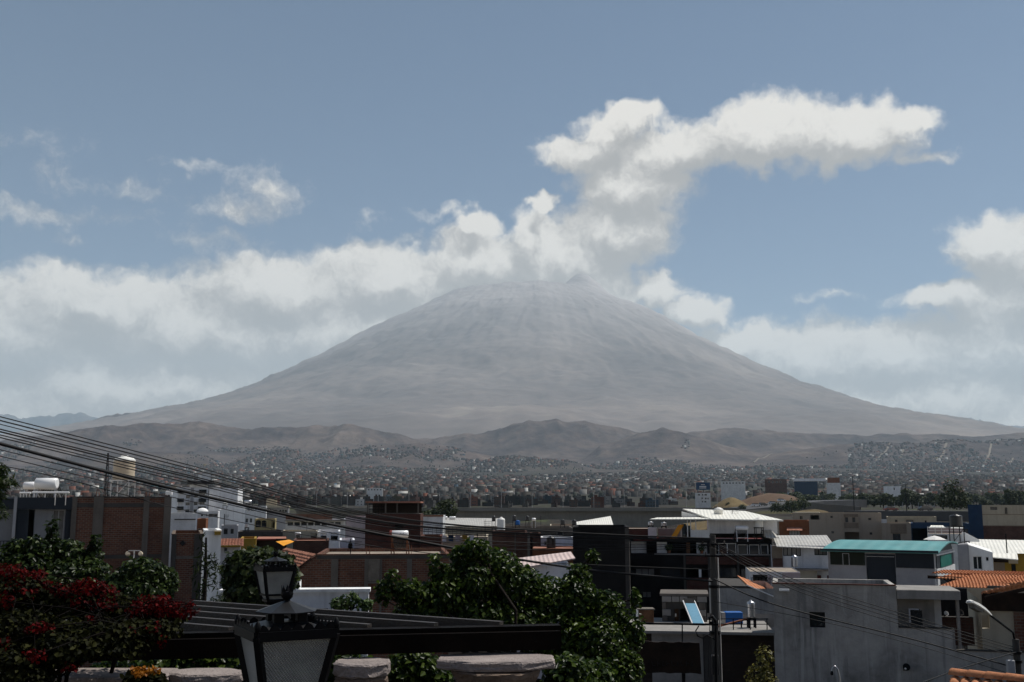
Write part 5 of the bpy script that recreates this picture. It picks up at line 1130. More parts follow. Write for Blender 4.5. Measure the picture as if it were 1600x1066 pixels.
for px_ in (520, 735, 1000):
    x = (px_ - PX0) / FP * BY
    for s_ in (-1.5, 1.5): MB().box(x + s_*2.2 - .9, x + s_*2.2 + .9, -2.6, 2.6, -4, under(x) + .1).build('pier', mat('bridge'), br)
for i in range(14):
    x = xb0 + (xb1 - xb0) * (i + .5) / 14; MB().tube([(x, 5, zt_ + .7), (x, 5, zt_ + 6.5)], .07, 5).build('light_post', mat('grey'), br)
def ribbon(name, pts, w, m, th=.5, kind='structure'):
    pts = [Vector(p) for p in pts]; mb = MB(); n = len(pts); vs = []
    for i, p in enumerate(pts):
        d = pts[min(i+1, n-1)] - pts[max(i-1, 0)]; s = Vector((-d.y, d.x, 0)).normalized() * w / 2; vs += [p - s, p + s, p + s - Vector((0,0,th)), p - s - Vector((0,0,th))]
    mb.add(vs, [(i*4+k, i*4+(k+1)%4, (i+1)*4+(k+1)%4, (i+1)*4+k) for i in range(n-1) for k in range(4)] + [(0,1,2,3), (n*4-1,n*4-2,n*4-3,n*4-4)]); o = mb.build(name, mat(m), None); tag(o, kind=kind); return o
C['asphalt'] = plain('asphalt', (.075, .075, .078), .9, var=.1, scale=.1); C['sand'] = plain('dry_grass_sand', (.155, .115, .058), .95, var=.25, scale=.12); C['earth'] = plain('brown_earth', (.115, .075, .05), .95, var=.25, scale=.08); C['scrub'] = plain('scrub', (.06, .055, .025), .95, var=.35, scale=.15)
ribbon('road', [at(p_, q, y_) for p_, q, y_ in ((1700,799,318),(1560,799,322),(1440,798.5,328),(1330,798,340))], 16, 'asphalt', 6)
ribbon('hill_road', [at(p_, q, y_) for p_, q, y_ in ((1130,797,470),(1190,791,490),(1225,786.5,520),(1260,783,560),(1330,781,600))], 18, 'asphalt', 6)
def mound(name, p_, q, y_, rx, ry, hgt, m, seed):
    c = at(p_, q, y_); n = 40; u = np.linspace(-1.6, 1.6, n); U, V = np.meshgrid(u, u); z = np.exp(-(U**2 + V**2) * 1.6) * hgt + (fbm(U*3+seed, V*3, 4, seed) - .5) * hgt * .25 - hgt
    P_ = np.stack([c.x + U*rx, y_ + V*ry, c.z + z - .2*hgt*(U**2+V**2)], -1); o = link(name, grid_mesh(name, P_), mat(m)); tag(o, kind='structure')
mound('dry_grass_mound', 1143, 777, 540, 15, 22, 9, 'sand', 3); mound('earth_bank', 1205, 771, 680, 34, 26, 9, 'earth', 6); mound('scrub_slope', 1210, 797, 400, 24, 22, 7, 'scrub', 9); mound('grass_slope', 1270, 797, 395, 20, 20, 5, 'sand', 12)
rw = empty('retaining_wall', (at(1290, 800, 420).x, 420, 6), 'curving grey retaining wall along the hill road', 'wall'); pts = [(1248,780,785,450),(1258,784,791,430),(1290,788,794,400),(1320,790,797,375),(1345,792,800,352)]; mb = MB(); vs = []
for p_, q0, q1, y_ in pts: a = at(p_, q0, y_) - rw.location; vs += [a, (a.x, a.y, -6), (a.x, a.y + 1, -6), (a.x, a.y + 1, a.z)]
mb.add(vs, [(i*4+k, i*4+(k+1)%4, (i+1)*4+(k+1)%4, (i+1)*4+k) for i in range(4) for k in range(4)]); mb.build('wall', mat('conc'), rw)
car0 = {}
def car(label, p_, q, y_, col, rz):
    c = at(p_, q, y_); root = empty('car', c, label, 'car', 'cars on the roads beyond', rz)
    m = plain('car_%s' % col, {'white': (.7,.7,.7), 'silver': (.4,.41,.42), 'dark': (.03,.03,.035), 'red': (.2,.03,.02)}[col], .3, 0, .03, spec=.6)
    b_ = MB().prism([(-2.1,.3),(2.1,.3),(2.12,.75),(1.2,.92),(-2.0,.95),(-2.12,.7)], -.85, .85).build('body', m, root); MB().prism([(-1.7,.95),(1.15,.92),(.55,1.42),(-1.25,1.45)], -.75, .75).build('cabin', mat('glass'), root)
    for x in (-1.3, 1.3):
        for s_ in (-1, 1): MB().lathe([(.33,-.1),(.33,.1)], 10, (x, s_*.8, .33), Matrix.Rotation(R(90), 3, 'X')).build('wheel', mat('tank_b'), root)
for a_ in (('white car at the bend of the hill road', 1221, 784, 515, 'white', .5), ('silver car climbing the hill road', 1208, 788, 505, 'silver', .4), ('dark car low on the hill road', 1192, 790.4, 492, 'dark', .3), ('white car at the foot of the hill road', 1181, 791.6, 486, 'white', .3), ('red car on the avenue above the beige roofs', 1392, 798.6, 331, 'red', 0.05), ('dark car on the avenue above the beige roofs', 1446, 798.4, 327, 'dark', .05)): car(*a_)
for lab, p_, q0, q1, y_ in (('tall dark lamp post above the beige apartments', 1335, 744, 799, 336), ('tall dark lamp post left of the black tank', 1417, 757, 799, 326)):
    a = at(p_, q0, y_); b_ = at(p_, q1 + 2, y_); rt = empty('lamp_post', b_, lab, 'lamp post'); MB().tube([(0,0,-.5),(0,0,a.z-b_.z)], .16, 8, .09).build('pole', mat('iron'), rt); MB().tube([(0,0,a.z-b_.z-.1),(.9,-.2,a.z-b_.z+.15)], .06, 5).build('arm', mat('iron'), rt); MB().bbox(.8,1.4,-.35,-.1,a.z-b_.z+.08,a.z-b_.z+.2,.03).build('lamp_head', mat('grey'), rt)
rf = random.Random(2)
for i in range(9):
    a = at(1398 + i*12.5, 792.5, 345); rt = empty('road_post', a, 'short pale road post by the avenue, %s from the left' % ORD[i], 'post', 'road posts along the avenue'); MB().tube([(0,0,-3),(0,0,1.4)], .07, 5).build('pole', mat('grey'), rt); MB().box(-.9,.05,-.05,.05,.2,.32).build('board', mat('white_s'), rt)

h = House('billboard_building', 'white three-storey building with a blue billboard on its roof', 1087, 1110, 770.5, 640, 12, 'white_s', 'building', rz=-8, parapet=.2, holes=[(1090,1094,772,774.6,'w'),(1096.5,1099,772,774.6,'w'),(1100.5,1104.5,772,774.6,'w'),(1095.5,1098.3,777.4,780,'w'),(1101,1104,777.6,780.6,'w'),(1105,1107.2,777.8,780.6,'w'),(1096.3,1098.5,782.6,785.4,'w'),(1100.2,1103.4,782.8,785.4,'w')])
C['billblue'] = plain('billboard_blue', (.018, .055, .125), .6, var=.05); bb = h.b('billboard', 1088, 1110, 754, 765.5, 'billblue', 2, 2.5)
for a_, b_, q0, q1 in ((1096,1102,757,758),(1093.2,1104,759.6,761),(1093.2,1104,762,763.2)): MB().box(h.x(a_), h.x(b_), 1.92, 1.99, h.z(q1), h.z(q0)).build('lettering', mat('white_s'), bb)
for a_ in (1090, 1099, 1108): h.b('strut', a_, a_ + .8, 765.5, 771, 'iron', 2.1, 2.4)
h = House('red_sign_building', 'pale building with a red-orange sign board on the far plain', 1292, 1313, 755, 900, 14, 'white_s', 'building', rz=-15, parapet=.2); h.b('sign_board', 1293, 1312, 746.5, 754.5, 'terra', .5, 1.2)
h = House('blue_hall', 'blue walled hall with a pale roof on the far plain', 1241, 1277, 752.5, 1050, 18, 'tank_blue' if False else 'navy', 'building', rz=-14, parapet=.2); h.b('roof_slab', 1240, 1290, 748, 752.3, 'white_b', -1, 16)
h = House('pale_hall', 'wide pale blue-white building in the far right plain', 1381, 1407, 760, 930, 16, 'white_b', 'building', rz=-18, parapet=.3, holes=[(1396,1398,762,766,'w')])
h = House('long_school', 'long white two-storey school with a row of windows on the left slope', 573, 598, 763, 1000, 12, 'white_s', 'building', rz=6, parapet=.3, holes=[(575+i*4.6,577.4+i*4.6,764.2,766.4,'w') for i in range(5)])
h = House('white_row_building', 'long low white row building on the centre right plain', 1126, 1164, 752.5, 980, 10, 'white_s', 'building', rz=-12, parapet=.3, holes=[(1129+i*5,1132+i*5,754,756,'w') for i in range(7)])
h = House('brick_flats', 'brown brick flats with a cream gable on the right plain', 1195, 1229, 749, 1000, 14, 'brick_g', 'building', rz=-14, parapet=.3, holes=[(1200+i*6,1203+i*6,752,755,'w') for i in range(4)])
dt = at(690, 812, 205); tree('dark_tree', 'dark ragged tree standing between the brick tower and the bridge', (dt.x, 205, G(dt.x, 205)), [(-2.8,0,G(0,0)*0+zat(806,205)-G(dt.x,205),2.4,2,1.4),(0,0,zat(802,205)-G(dt.x,205),2.2,2,2.0),(1.6,0,zat(794,205)-G(dt.x,205),1.5,1.5,1.7),(.4,0,zat(789,205)-G(dt.x,205),1.0,1,1.0),(-5,0,zat(804,205)-G(dt.x,205),1.8,1.6,1.2)], 1600, .5, L_FAR, None, 'fan', .3, 12)
for i, (p_, q, y_, s_) in enumerate(((1138,788,530,2.2),(1160,794,470,3),(1214,797,380,4),(1236,797,378,5),(1252,793,384,5),(1488,790,300,6.5),(1500,792,300,5))):
    c = at(p_, q + 3, y_); gz = c.z; tree('round_bush', ['single dark bush on the dry grass mound', 'dark bush at the foot of the dry grass mound', 'round dark bush left on the grass slope', 'round dark bush in the middle of the grass slope', 'round dark bush right on the grass slope', 'tall dark tree behind the black water tank', 'dark tree right behind the black water tank'][i], (c.x, y_, gz), [(0,0,s_*.45,s_*.5,s_*.5,s_*.42),(s_*.3,0,s_*.35,s_*.35,s_*.35,s_*.3),(-s_*.35,0,s_*.3,s_*.35,s_*.35,s_*.3),(0,0,s_*(.9 if i > 4 else .6),s_*.3,s_*.3,s_*(.4 if i > 4 else .2))], 700, s_*.12, L_FAR, None, 'fan', .12, 30 + i)

# ---------------------------------------------------------------- pale dirt tracks on the slopes
C['track'] = plain('dirt_track', (.19, .16, .125), .95, var=.1, scale=.05)
def track(pts, w):
    P_ = []
    for i in range(len(pts) - 1):
        for j in range(6):
            t = j / 6; px_ = pts[i][0] + (pts[i+1][0] - pts[i][0]) * t; Yt = pts[i][1] + (pts[i+1][1] - pts[i][1]) * t; x = (px_ - PX0) / FP * Yt * CT; P_.append((x, Yt, G(x, Yt) + 3.0))
    ribbon('dirt_track', P_, w, 'track', 4)
for pts, w in (([(524,2100),(528,2500),(531,2900),(527,3300),(522,3700)], 22), ([(600,2000),(625,2600),(640,3300)], 10), ([(690,1700),(720,2300),(760,3000)], 9), ([(1372,5300),(1392,5650),(1398,5950)], 16), ([(1412,5400),(1420,5800)], 18), ([(1462,5200),(1480,5500),(1488,5800)], 20), ([(1540,5100),(1552,5500),(1556,5850)], 18), ([(1580,5100),(1590,5500)], 14), ([(1180,5500),(1205,5900),(1230,6150)], 18), ([(330,4300),(360,4800),(380,5100)], 12), ([(450,3300),(470,3900),(480,4500)], 10), ([(860,3000),(930,3500),(960,4200)], 9)): track(pts, w * .55)
# ---------------------------------------------------------------- rooftop odds and ends: starter bars, aerials, washing
def rebars(house, pxs, label):
    rt = empty('starter_bars', house.world(house.x(pxs[0]), .1, house.h), label, 'steel bars'); rr_ = random.Random(int(pxs[0]))
    for p_ in pxs:
        for k_ in range(4):
            x = house.x(p_) - house.x(pxs[0]) + (k_ % 2) * .16; y = (k_ // 2) * .16; MB().tube([(x, y, -.1), (x + rr_.uniform(-.05,.05), y, .3 + rr_.uniform(0,.25))], .010, 4).build('bar', mat('rust'), rt)
    rt.rotation_euler = (0, 0, house.rz)
rebars(h_brick, [150, 228, 260], 'rusty starter bars rising from the columns of the brick building'); rebars(h_row, [572, 638, 690], 'rusty starter bars along the top of the long brick house')
for lab, px_, q, yy, zr in (('thin aerial on the long dusty brick house', 548, 842, 53, h_row.roofz), ('thin aerial behind the tall green tree', 758, 812, 92, at(758, 842, 92).z), ('thin aerial on the stepped grey concrete house', 845, 806, 134, hz1), ('thin aerial on the white roof of the four-storey house', 1144, 797, 88, at(1144, 806, 88).z), ('thin aerial left of the brick tower', 480, 806, 112, at(480, 835, 112).z), ('thin aerial above the low cream wall', 425, 812, 120, at(425, 836, 120).z)): antenna(lab, px_, q, yy, zr, 3, .022)
wsh = empty('washing_line', (at(715, 845, 86).x, 86, at(715, 848, 86).z - 1.2), 'washing hung on a line on the fenced roof terrace', 'washing'); zz = 1.9
for x_ in (-1.6, 1.6): MB().bar((x_, 0, -.6), (x_, 0, zz), .05).build('post', mat('iron'), wsh)
MB().tube([(-1.6,0,zz-.04),(0,0,zz-.12),(1.6,0,zz-.04)], .012, 4).build('line', mat('iron'), wsh)
for i, m_ in enumerate(('white','navy','pink','mustard','white_b')): x_ = -1.3 + i*.55; MB().add([(x_,0,zz-.11),(x_+.42,0,zz-.12),(x_+.40,.04,zz-.62),(x_+.03,-.03,zz-.58)], [(0,1,2,3)]).build('cloth', mat(m_), wsh)

# ---------------------------------------------------------------- poles and cables
p = at(1112, 836, 29); gl = G(p.x, 29); up_ = empty('utility_pole', (p.x + .02, 29, gl), 'tall concrete utility pole in front of the four-storey house', 'pole'); zp = p.z - gl
MB().tube([(.0,0,-.3),(0,0,zp)], .135, 12, .085).build('pole', mat('conc_d'), up_)
for z_, L in ((zp - .25, .34), (zp - .55, .26)):
    a_ = MB().bar((-L, -.13, z_), (L, -.13, z_), .045).build('crossarm', mat('iron'), up_)
    for x_ in (-L*.85, L*.85): MB().lathe([(.015,0),(.026,.02),(.015,.04),(.026,.06),(.01,.08)], 8, (x_, -.13, z_ + .025)).build('insulator', mat('conc'), a_)
for z_ in (zp - 1.4, zp - 2.6): MB().lathe([(.15,z_),(.15,z_+.08)], 12).build('strap', mat('iron'), up_)
MB().tube([(.15,-.02,-.3),(.14,-.02,zp*.5),(.12,-.02,zp-.6)], .022, 6).build('conduit', mat('steel'), up_); MB().bbox(-.16,.02,-.32,-.12,zp-3.6,zp-3.1,.02).build('junction_box', mat('dark'), up_)
C['cable'] = plain('black_cable', (.010, .010, .011), .6, var=.1)
def cable(label, pts, r, group='cables strung across the rooftops', n=28):
    """hangs through the given spots (px, py, depth)"""
    xs = [q[0] for q in pts]; P_ = [at(*q) for q in pts]; k = len(P_); out = []
    for i in range(k - 1):
        p0 = P_[max(i-1, 0)]; p1 = P_[i]; p2 = P_[i+1]; p3 = P_[min(i+2, k-1)]
        for j in range(n // (k-1)):
            t = j / (n // (k-1)); out.append(.5*((2*p1)+(p2-p0)*t+(2*p0-5*p1+4*p2-p3)*t*t+(3*p1-p0-3*p2+p3)*t**3))
    out.append(P_[-1]); o = MB().tube(out, r, 5).build('cable', mat('cable')); tag(o, label, 'cable', group); return o
def lin(px_, a=17.0, b=29.0): return a + (b - a) * (px_ + 40) / 1150
LFT = [(650,728,806,831,841,.010),(656,733,808,832,842,.012),(662,738,811,834,843,.008),(670,744,815,836,844,.012),(674,747,817,837,845,.014),(679,752,820,839,846,.009),(683,756,823,842,848,.010),(695,766,832,850,851,.009),(702,775,838,855,853,.008),(712,784,846,860,856,.008)]
for i, (a_, b_, c_, d_, e_, r_) in enumerate(LFT):
    cable('thin black cable, %s from the top of the sheaf at the left edge' % ORD[i], [(-40, a_ - 9, lin(-40)), (300, b_, lin(300)), (600, c_, lin(600)), (880, d_, lin(880)), (1110, e_, 28.8)], r_)
cable('thickest black cable, sloping from the upper left edge', [(-40, 683, 17), (300, 771, lin(300)), (600, 836, lin(600)), (900, 888, lin(900)), (1112, 908, 28.8)], .030, None)
cable('single cable just below the thickest one at the left', [(-40, 720, 17), (100, 748, lin(100)), (300, 800, lin(300)), (560, 850, lin(560)), (800, 876, lin(800)), (1112, 890, 28.8)], .008, None)
for i, (a_, b_, c_, d_) in enumerate(((846,905,962,1012),(849,910,967,1016),(852,915,973,1021),(856,921,979,1026))):
    cable('thin black cable from the pole to the street lamp, %s from the top' % ORD[i], [(1112, a_, 28.8), (1240, b_, 28.6), (1420, c_, 28.3), (1588, d_, 28)], .010, 'cables from the pole to the street lamp')
cable('thick black cable crossing the grey rendered wall below its window', [(1116, 905, 28.8), (1185, 936, 28.5), (1270, 961, 28.2), (1430, 1000, 28), (1588, 1044, 27.9)], .018, None)
cable('thin cable close under the thick one on the grey rendered wall', [(1116, 940, 28.8), (1270, 968, 28.3), (1430, 1008, 28), (1588, 1056, 27.9)], .008, None)
cable('lone cable rising right across the bottom of the grey wall', [(1420, 1075, 24), (1500, 1045, 26), (1588, 1019, 27.9)], .016, None)
cable('loose cable hanging beside the utility pole', [(1110, 960, 28.7), (1108, 1010, 28.6), (1106, 1075, 28.5)], .012, None)

# ---------------------------------------------------------------- lanterns
C['lampglass'] = None
m, t, b = new_mat('ribbed_lamp_glass'); tco = t.n('ShaderNodeTexCoord').outputs['Object']; sp = t.n('ShaderNodeSeparateXYZ'); t.set(sp.inputs[0], tco)
gx = t.m('SINE', t.m('MULTIPLY', t.m('ADD', sp.outputs[0], sp.outputs[1]), 6.283/.013)); gz = t.m('SINE', t.m('MULTIPLY', sp.outputs[2], 6.283/.013))
dirt = t.noise(tco, 6, 5, .6).outputs['Fac']; grid_ = t.mr(t.m('MULTIPLY', gx, gz), -1, 1, .55, 1.0)
t.set(b.inputs['Base Color'], t.v('SCALE', t.ramp(dirt, [(.3, (.36,.36,.335)), (.7, (.58,.58,.54))]), grid_))
b.inputs['Roughness'].default_value = .35; b.inputs['Transmission Weight'].default_value = .25; b.inputs['Specular IOR Level'].default_value = .4
bp = t.n('ShaderNodeBump'); bp.inputs['Strength'].default_value = .8; bp.inputs['Distance'].default_value = .006; t.set(bp.inputs['Height'], t.m('MULTIPLY', gx, gz)); t.set(b.inputs['Normal'], bp.outputs[0]); C['lampglass'] = m; MATS[m.name] = m
def lantern(label, px_, py_rim, Y, zg, yaw):
    """four-sided street lantern: tapering glass, scalloped rim, vented cap and a crown finial"""
    c = at(px_, py_rim, Y); z1 = c.z - zg; root = empty('lantern', (c.x, Y, zg), label, 'lantern', None, yaw); W, Wb, H1, H2 = .172, .098, .27, .06
    z0 = z1 - H1; zb = z0 - H2; I = mat('iron')
    def ring(w, z): return [(-w,-w,z),(w,-w,z),(w,w,z),(-w,w,z)]
    tp, md, bt = ring(W, z1), ring(Wb + .02, z0), ring(Wb - .005, zb)
    for i in range(4):
        j = (i + 1) % 4
        MB().bar(tp[i], md[i], .028).build('corner_bar', I, root); MB().bar(md[i], bt[i], .024).build('corner_bar', I, root)
        MB().bar(tp[i], tp[j], .03, .04).build('rim_bar', I, root); MB().bar(md[i], md[j], .022).build('rim_bar', I, root); MB().bar(bt[i], bt[j], .03).build('rim_bar', I, root)
        ins = lambda q, f: (q[0]*f, q[1]*f, q[2])
        MB().add([ins(tp[i],.985), ins(tp[j],.985), ins(md[j],.985), ins(md[i],.985)], [(0,1,2,3)]).build('pane', mat('lampglass'), root); MB().add([ins(md[i],.98), ins(md[j],.98), ins(bt[j],.98), ins(bt[i],.98)], [(0,1,2,3)]).build('pane', mat('lampglass'), root)
        a, b_ = Vector(tp[i]), Vector(tp[j]); d = b_ - a; nsc = 7; prof = []       # scalloped crest standing on the rim
        for k in range(nsc):
            for q in range(5): tt = (k + q / 4) / nsc; prof.append(a + d * tt + Vector((0, 0, .022 + .026 * math.sin(math.pi * q / 4))))
        base = [a + d * (k_ / (len(prof) - 1)) + Vector((0, 0, .012)) for k_ in range(len(prof))]; n = len(prof); nv = Vector((d.y, -d.x, 0)).normalized() * .008
        MB().add([q + nv for q in base + prof] + [q - nv for q in base + prof], [(k_, k_+1, n+k_+1, n+k_) for k_ in range(n-1)] + [(2*n+k_+1, 2*n+k_, 3*n+k_, 3*n+k_+1) for k_ in range(n-1)]).build('crest', I, root)
        MB().lathe([(.004,0),(.012,.012),(.016,.03),(.008,.05),(.002,.056)], 8, (tp[i][0], tp[i][1], z1 + .01)).build('corner_knob', I, root)
    s1 = ring(W * .97, z1 + .012); s2 = ring(.07, z1 + .045); MB().add(s1 + s2, [(k_, (k_+1) % 4, 4 + (k_+1) % 4, 4 + k_) for k_ in range(4)] + [(4,5,6,7)]).build('roof', mat('lid_metal'), root)
    for i in range(4): MB().bbox(*(lambda x, y: (x-.022, x+.022, y-.022, y+.022))(.052*(1 if i in (1,2) else -1), .052*(1 if i > 1 else -1)), z1 + .04, z1 + .09, .004).build('vent_leg', I, root)
    MB().lathe([(.136, z1+.083), (.138, z1+.088), (.085, z1+.106), (.02, z1+.128), (.012, z1+.134)], 8, smooth=False).build('cap', mat('lid_metal'), root)
    fin = MB().lathe([(.008, z1+.128), (.012, z1+.133), (.025, z1+.146), (.028, z1+.160), (.026, z1+.170)], 10)
    for k_ in range(5):
        a_ = 2*math.pi*k_/5; e = 2*math.pi/10; r_ = .027; zt = z1 + .170; fin.add([(r_*math.cos(a_-e), r_*math.sin(a_-e), zt-.012), (r_*math.cos(a_+e), r_*math.sin(a_+e), zt-.012), (r_*1.05*math.cos(a_), r_*1.05*math.sin(a_), zt+.03), (r_*.55*math.cos(a_), r_*.55*math.sin(a_), zt-.008)], [(0,1,2),(1,0,3),(0,2,3),(2,1,3)])
    fin.build('finial', I, root)
    MB().lathe([(Wb*1.15, zb-.005), (Wb*1.05, zb-.03), (.06, zb-.07), (.045, zb-.12), (.06, zb-.14), (.04, zb-.16)], 12).build('cup', I, root)
    po = MB().lathe([(.11, -.1), (.11, .25), (.08, .3), (.055, .35), (.05, 1.2), (.06, 1.22), (.05, 1.26), (.04, zb - .17), (.045, zb - .15)], 12).build('post', I, root)
    for i in range(4):
        a_ = math.pi/4 + i * math.pi/2; dx, dy = math.cos(a_), math.sin(a_); MB().tube([(dx*.04, dy*.04, zb-.22), (dx*.10, dy*.10, zb-.20), (dx*.14, dy*.14, zb-.13), (dx*.12, dy*.12, zb-.08), (dx*.09, dy*.09, zb-.10)], .008, 6).build('scroll', I, root)
    return root
C['lid_metal'] = plain('worn_lid_metal', (.014, .014, .015), .42, 0, .3, 5, spec=.22)
lantern('large black street lantern nearest the camera at the bottom', 447, 986, 4.8, 10.4, R(28)); lantern('smaller black street lantern behind the near one', 430, 889, 11.8, 10.4, R(30))

# ---------------------------------------------------------------- pergola and its stone piers
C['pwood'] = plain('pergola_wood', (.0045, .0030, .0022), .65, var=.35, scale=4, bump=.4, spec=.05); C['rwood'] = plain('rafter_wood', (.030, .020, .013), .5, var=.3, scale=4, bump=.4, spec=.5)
C['stone'] = plain('pink_sillar', (.17, .125, .095), .9, var=.22, scale=3, bump=.8); C['stone_l'] = plain('pale_sillar', (.30, .255, .235), .9, var=.2, scale=4, bump=.8)
pg = empty('pergola', (-2, 8.4, 10.4), 'dark wooden pergola carried on stone piers across the foreground', 'pergola'); PO = Vector((-2, 8.4, 10.4))
def pr(v): return Vector(v) - PO
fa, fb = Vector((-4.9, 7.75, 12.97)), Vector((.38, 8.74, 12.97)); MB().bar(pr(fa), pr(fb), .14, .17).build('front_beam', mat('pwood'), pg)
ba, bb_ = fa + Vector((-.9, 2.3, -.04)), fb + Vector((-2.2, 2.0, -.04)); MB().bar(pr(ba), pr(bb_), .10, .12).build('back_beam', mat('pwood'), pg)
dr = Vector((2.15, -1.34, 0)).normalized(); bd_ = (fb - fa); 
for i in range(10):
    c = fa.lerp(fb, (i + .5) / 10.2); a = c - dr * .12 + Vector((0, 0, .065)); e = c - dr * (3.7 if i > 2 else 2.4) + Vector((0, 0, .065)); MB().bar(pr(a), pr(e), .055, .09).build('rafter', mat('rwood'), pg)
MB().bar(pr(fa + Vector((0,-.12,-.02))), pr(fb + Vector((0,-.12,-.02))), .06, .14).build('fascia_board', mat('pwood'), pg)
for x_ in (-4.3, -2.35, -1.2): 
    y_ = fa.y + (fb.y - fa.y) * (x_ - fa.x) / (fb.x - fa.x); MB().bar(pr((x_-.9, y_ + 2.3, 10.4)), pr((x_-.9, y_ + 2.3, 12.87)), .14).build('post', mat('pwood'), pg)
def octa(r, z0, z1, r1=None, rot=.39, jit=0, rs=None):
    r1 = r1 or r; vs = []
    for rr_, z in ((r, z0), (r1, z1)):
        for k_ in range(8): a_ = rot + k_ * math.pi / 4; vs.append((rr_*math.cos(a_), rr_*math.sin(a_), z))
    return MB().add(vs, [tuple(range(7,-1,-1)), tuple(range(8,16))] + [(k_, (k_+1) % 8, 8 + (k_+1) % 8, 8 + k_) for k_ in range(8)])
def worn(mb, name, m, parent, seed, amt=.014):
    """soften and chip a stone piece"""
    bm = bmesh.new(); me = mb.mesh(name); bm.from_mesh(me); bmesh.ops.remove_doubles(bm, verts=bm.verts, dist=1e-4); bmesh.ops.subdivide_edges(bm, edges=bm.edges, cuts=3, use_grid_fill=True); bmesh.ops.bevel(bm, geom=[e for e in bm.edges if e.is_manifold and e.calc_face_angle(0) > .5], offset=.012, segments=1, affect='EDGES', clamp_overlap=True)
    r_ = random.Random(seed)
    for v in bm.verts: v.co += Vector((r_.uniform(-1,1), r_.uniform(-1,1), r_.uniform(-.6,.6))) * amt
    bm.to_mesh(me); bm.free(); return link(name, me, mat(m), parent)
def pier(label, px_, Y, ztop, rtop, seed, mould=False, shaft=.58):
    c = at(px_, 1020, Y); root = empty('stone_pier', (c.x, Y, 10.4), label, 'pier'); h_ = ztop - 10.4
    if mould:
        z = h_; 
        for i, (r_, dz) in enumerate(((rtop,.10),(rtop*.94,.07),(rtop*.99,.06),(rtop*.9,.10),(rtop*.95,.05),(rtop*.86,.10))): worn(octa(r_*.98, z - dz, z, r_), 'moulding', 'stone_l' if i % 2 == 0 else 'stone', root, seed + i, .006); z -= dz + .004
        worn(octa(rtop*.84, -.1, z), 'shaft', 'stone', root, seed + 9, .008)
    else:
        # slab of four worn blocks over a flaring bell
        sb_ = octa(rtop*1.06, h_ - .07, h_, rtop*1.04); sb_.v = [(x, y*.62, z) for x, y, z in sb_.v]; worn(sb_, 'slab', 'stone_l', root, seed, .005)
        worn(octa(rtop*.60, h_ - .26, h_ - .079, rtop*.80, 0.39), 'bell', 'stone', root, seed + 5, .008); worn(octa(rtop*.66, h_ - .31, h_ - .264, rtop*.66), 'collar', 'stone', root, seed + 6, .006); worn(octa(rtop*shaft, -.1, h_ - .314), 'shaft', 'stone', root, seed + 7, .008)
    return root
pier('stone pier with a flaring worn capital under the right end of the pergola', 775, 8.35, 12.855, .46, 3); pier('stone pier with stacked mouldings behind the near lantern', 566, 8.15, 12.855, .22, 20, True); pier('stone pier with a sunlit chipped capital left of the near lantern', 324, 7.75, 12.84, .27, 40, False, .9)
wl = empty('garden_wall', (-3.4, 7.7, 10.4), 'low moulded stone wall under the red flowering climber', 'wall'); worn(MB().box(-1.1,.95,-.15,.15,-.1,2.38), 'wall', 'stone', wl, 60, .01); worn(MB().box(-1.15,1.0,-.22,.2,2.384,2.44), 'coping', 'stone_l', wl, 61, .008); worn(MB().box(-1.12,.97,-.19,.17,2.22,2.27), 'string_course', 'stone_l', wl, 62, .006)
# hanging board
sg = empty('hanging_sign', (at(1040, 1030, 20).x, 20, 10.0), 'dark carved wooden sign hanging from an iron bracket with a scroll end', 'sign'); S0 = Vector(sg.location)
q = lambda p_, y_, d=20: at(p_, y_, d) - S0
a, b_, c, d_ = q(981,1001), q(1093,1005), q(1096,1053), q(980,1050); dy = Vector((0, .05, 0))
rgh = random.Random(3); top = [a.lerp(b_, i/14) + Vector((0,0,rgh.uniform(-.012,.012))) for i in range(15)]; bot = [c.lerp(d_, i/14) + Vector((0,0,rgh.uniform(-.012,.012))) for i in range(15)]; pol = top + bot; n = len(pol)
MB().add(pol + [v + dy for v in pol], [tuple(range(n-1,-1,-1)), tuple(range(n,2*n))] + [(i, (i+1) % n, n + (i+1) % n, n + i) for i in range(n)]).build('board', mat('wood'), sg)
for i in range(9):
    p0 = q(1020 + i*7.5, 1036 + (i % 2)*.6); st_ = MB().bar(p0 + Vector((0,-.006,-.045)), p0 + Vector((.02*(i % 3 - 1),-.006,.03)), .012).bar(p0 + Vector((0,-.006,-.045 + .04*(i % 2))), p0 + Vector((.045,-.006,-.045 + .04*(i % 2))), .012); st_.build('carved_mark', mat('dark'), sg)
MB().bar(q(984,974), q(1122,976), .035).build('bracket_arm', mat('iron'), sg); MB().tube([q(1119,1080), q(1119,985), q(1118,970), q(1113,963), q(1108,966), q(1109,973), q(1114,973)], .03, 8).build('bracket_post', mat('iron'), sg)
for p_ in (996, 1066): MB().bar(q(p_,976), q(p_,1003), .02).build('hanger', mat('iron'), sg)
for p_ in (1000, 1068): MB().bar(q(p_,1052), q(p_,1085), .06).build('hanger', mat('iron'), sg)
MB().tube([q(1092,978), q(1087,986), q(1090,994), q(1097,997), q(1104,992), q(1118,1000)], .012, 6).build('scroll', mat('iron'), sg)
MB().bar(q(1119,1085), q(1119,1079) - Vector((0,0,3.5)), .06).build('bracket_foot', mat('iron'), sg)

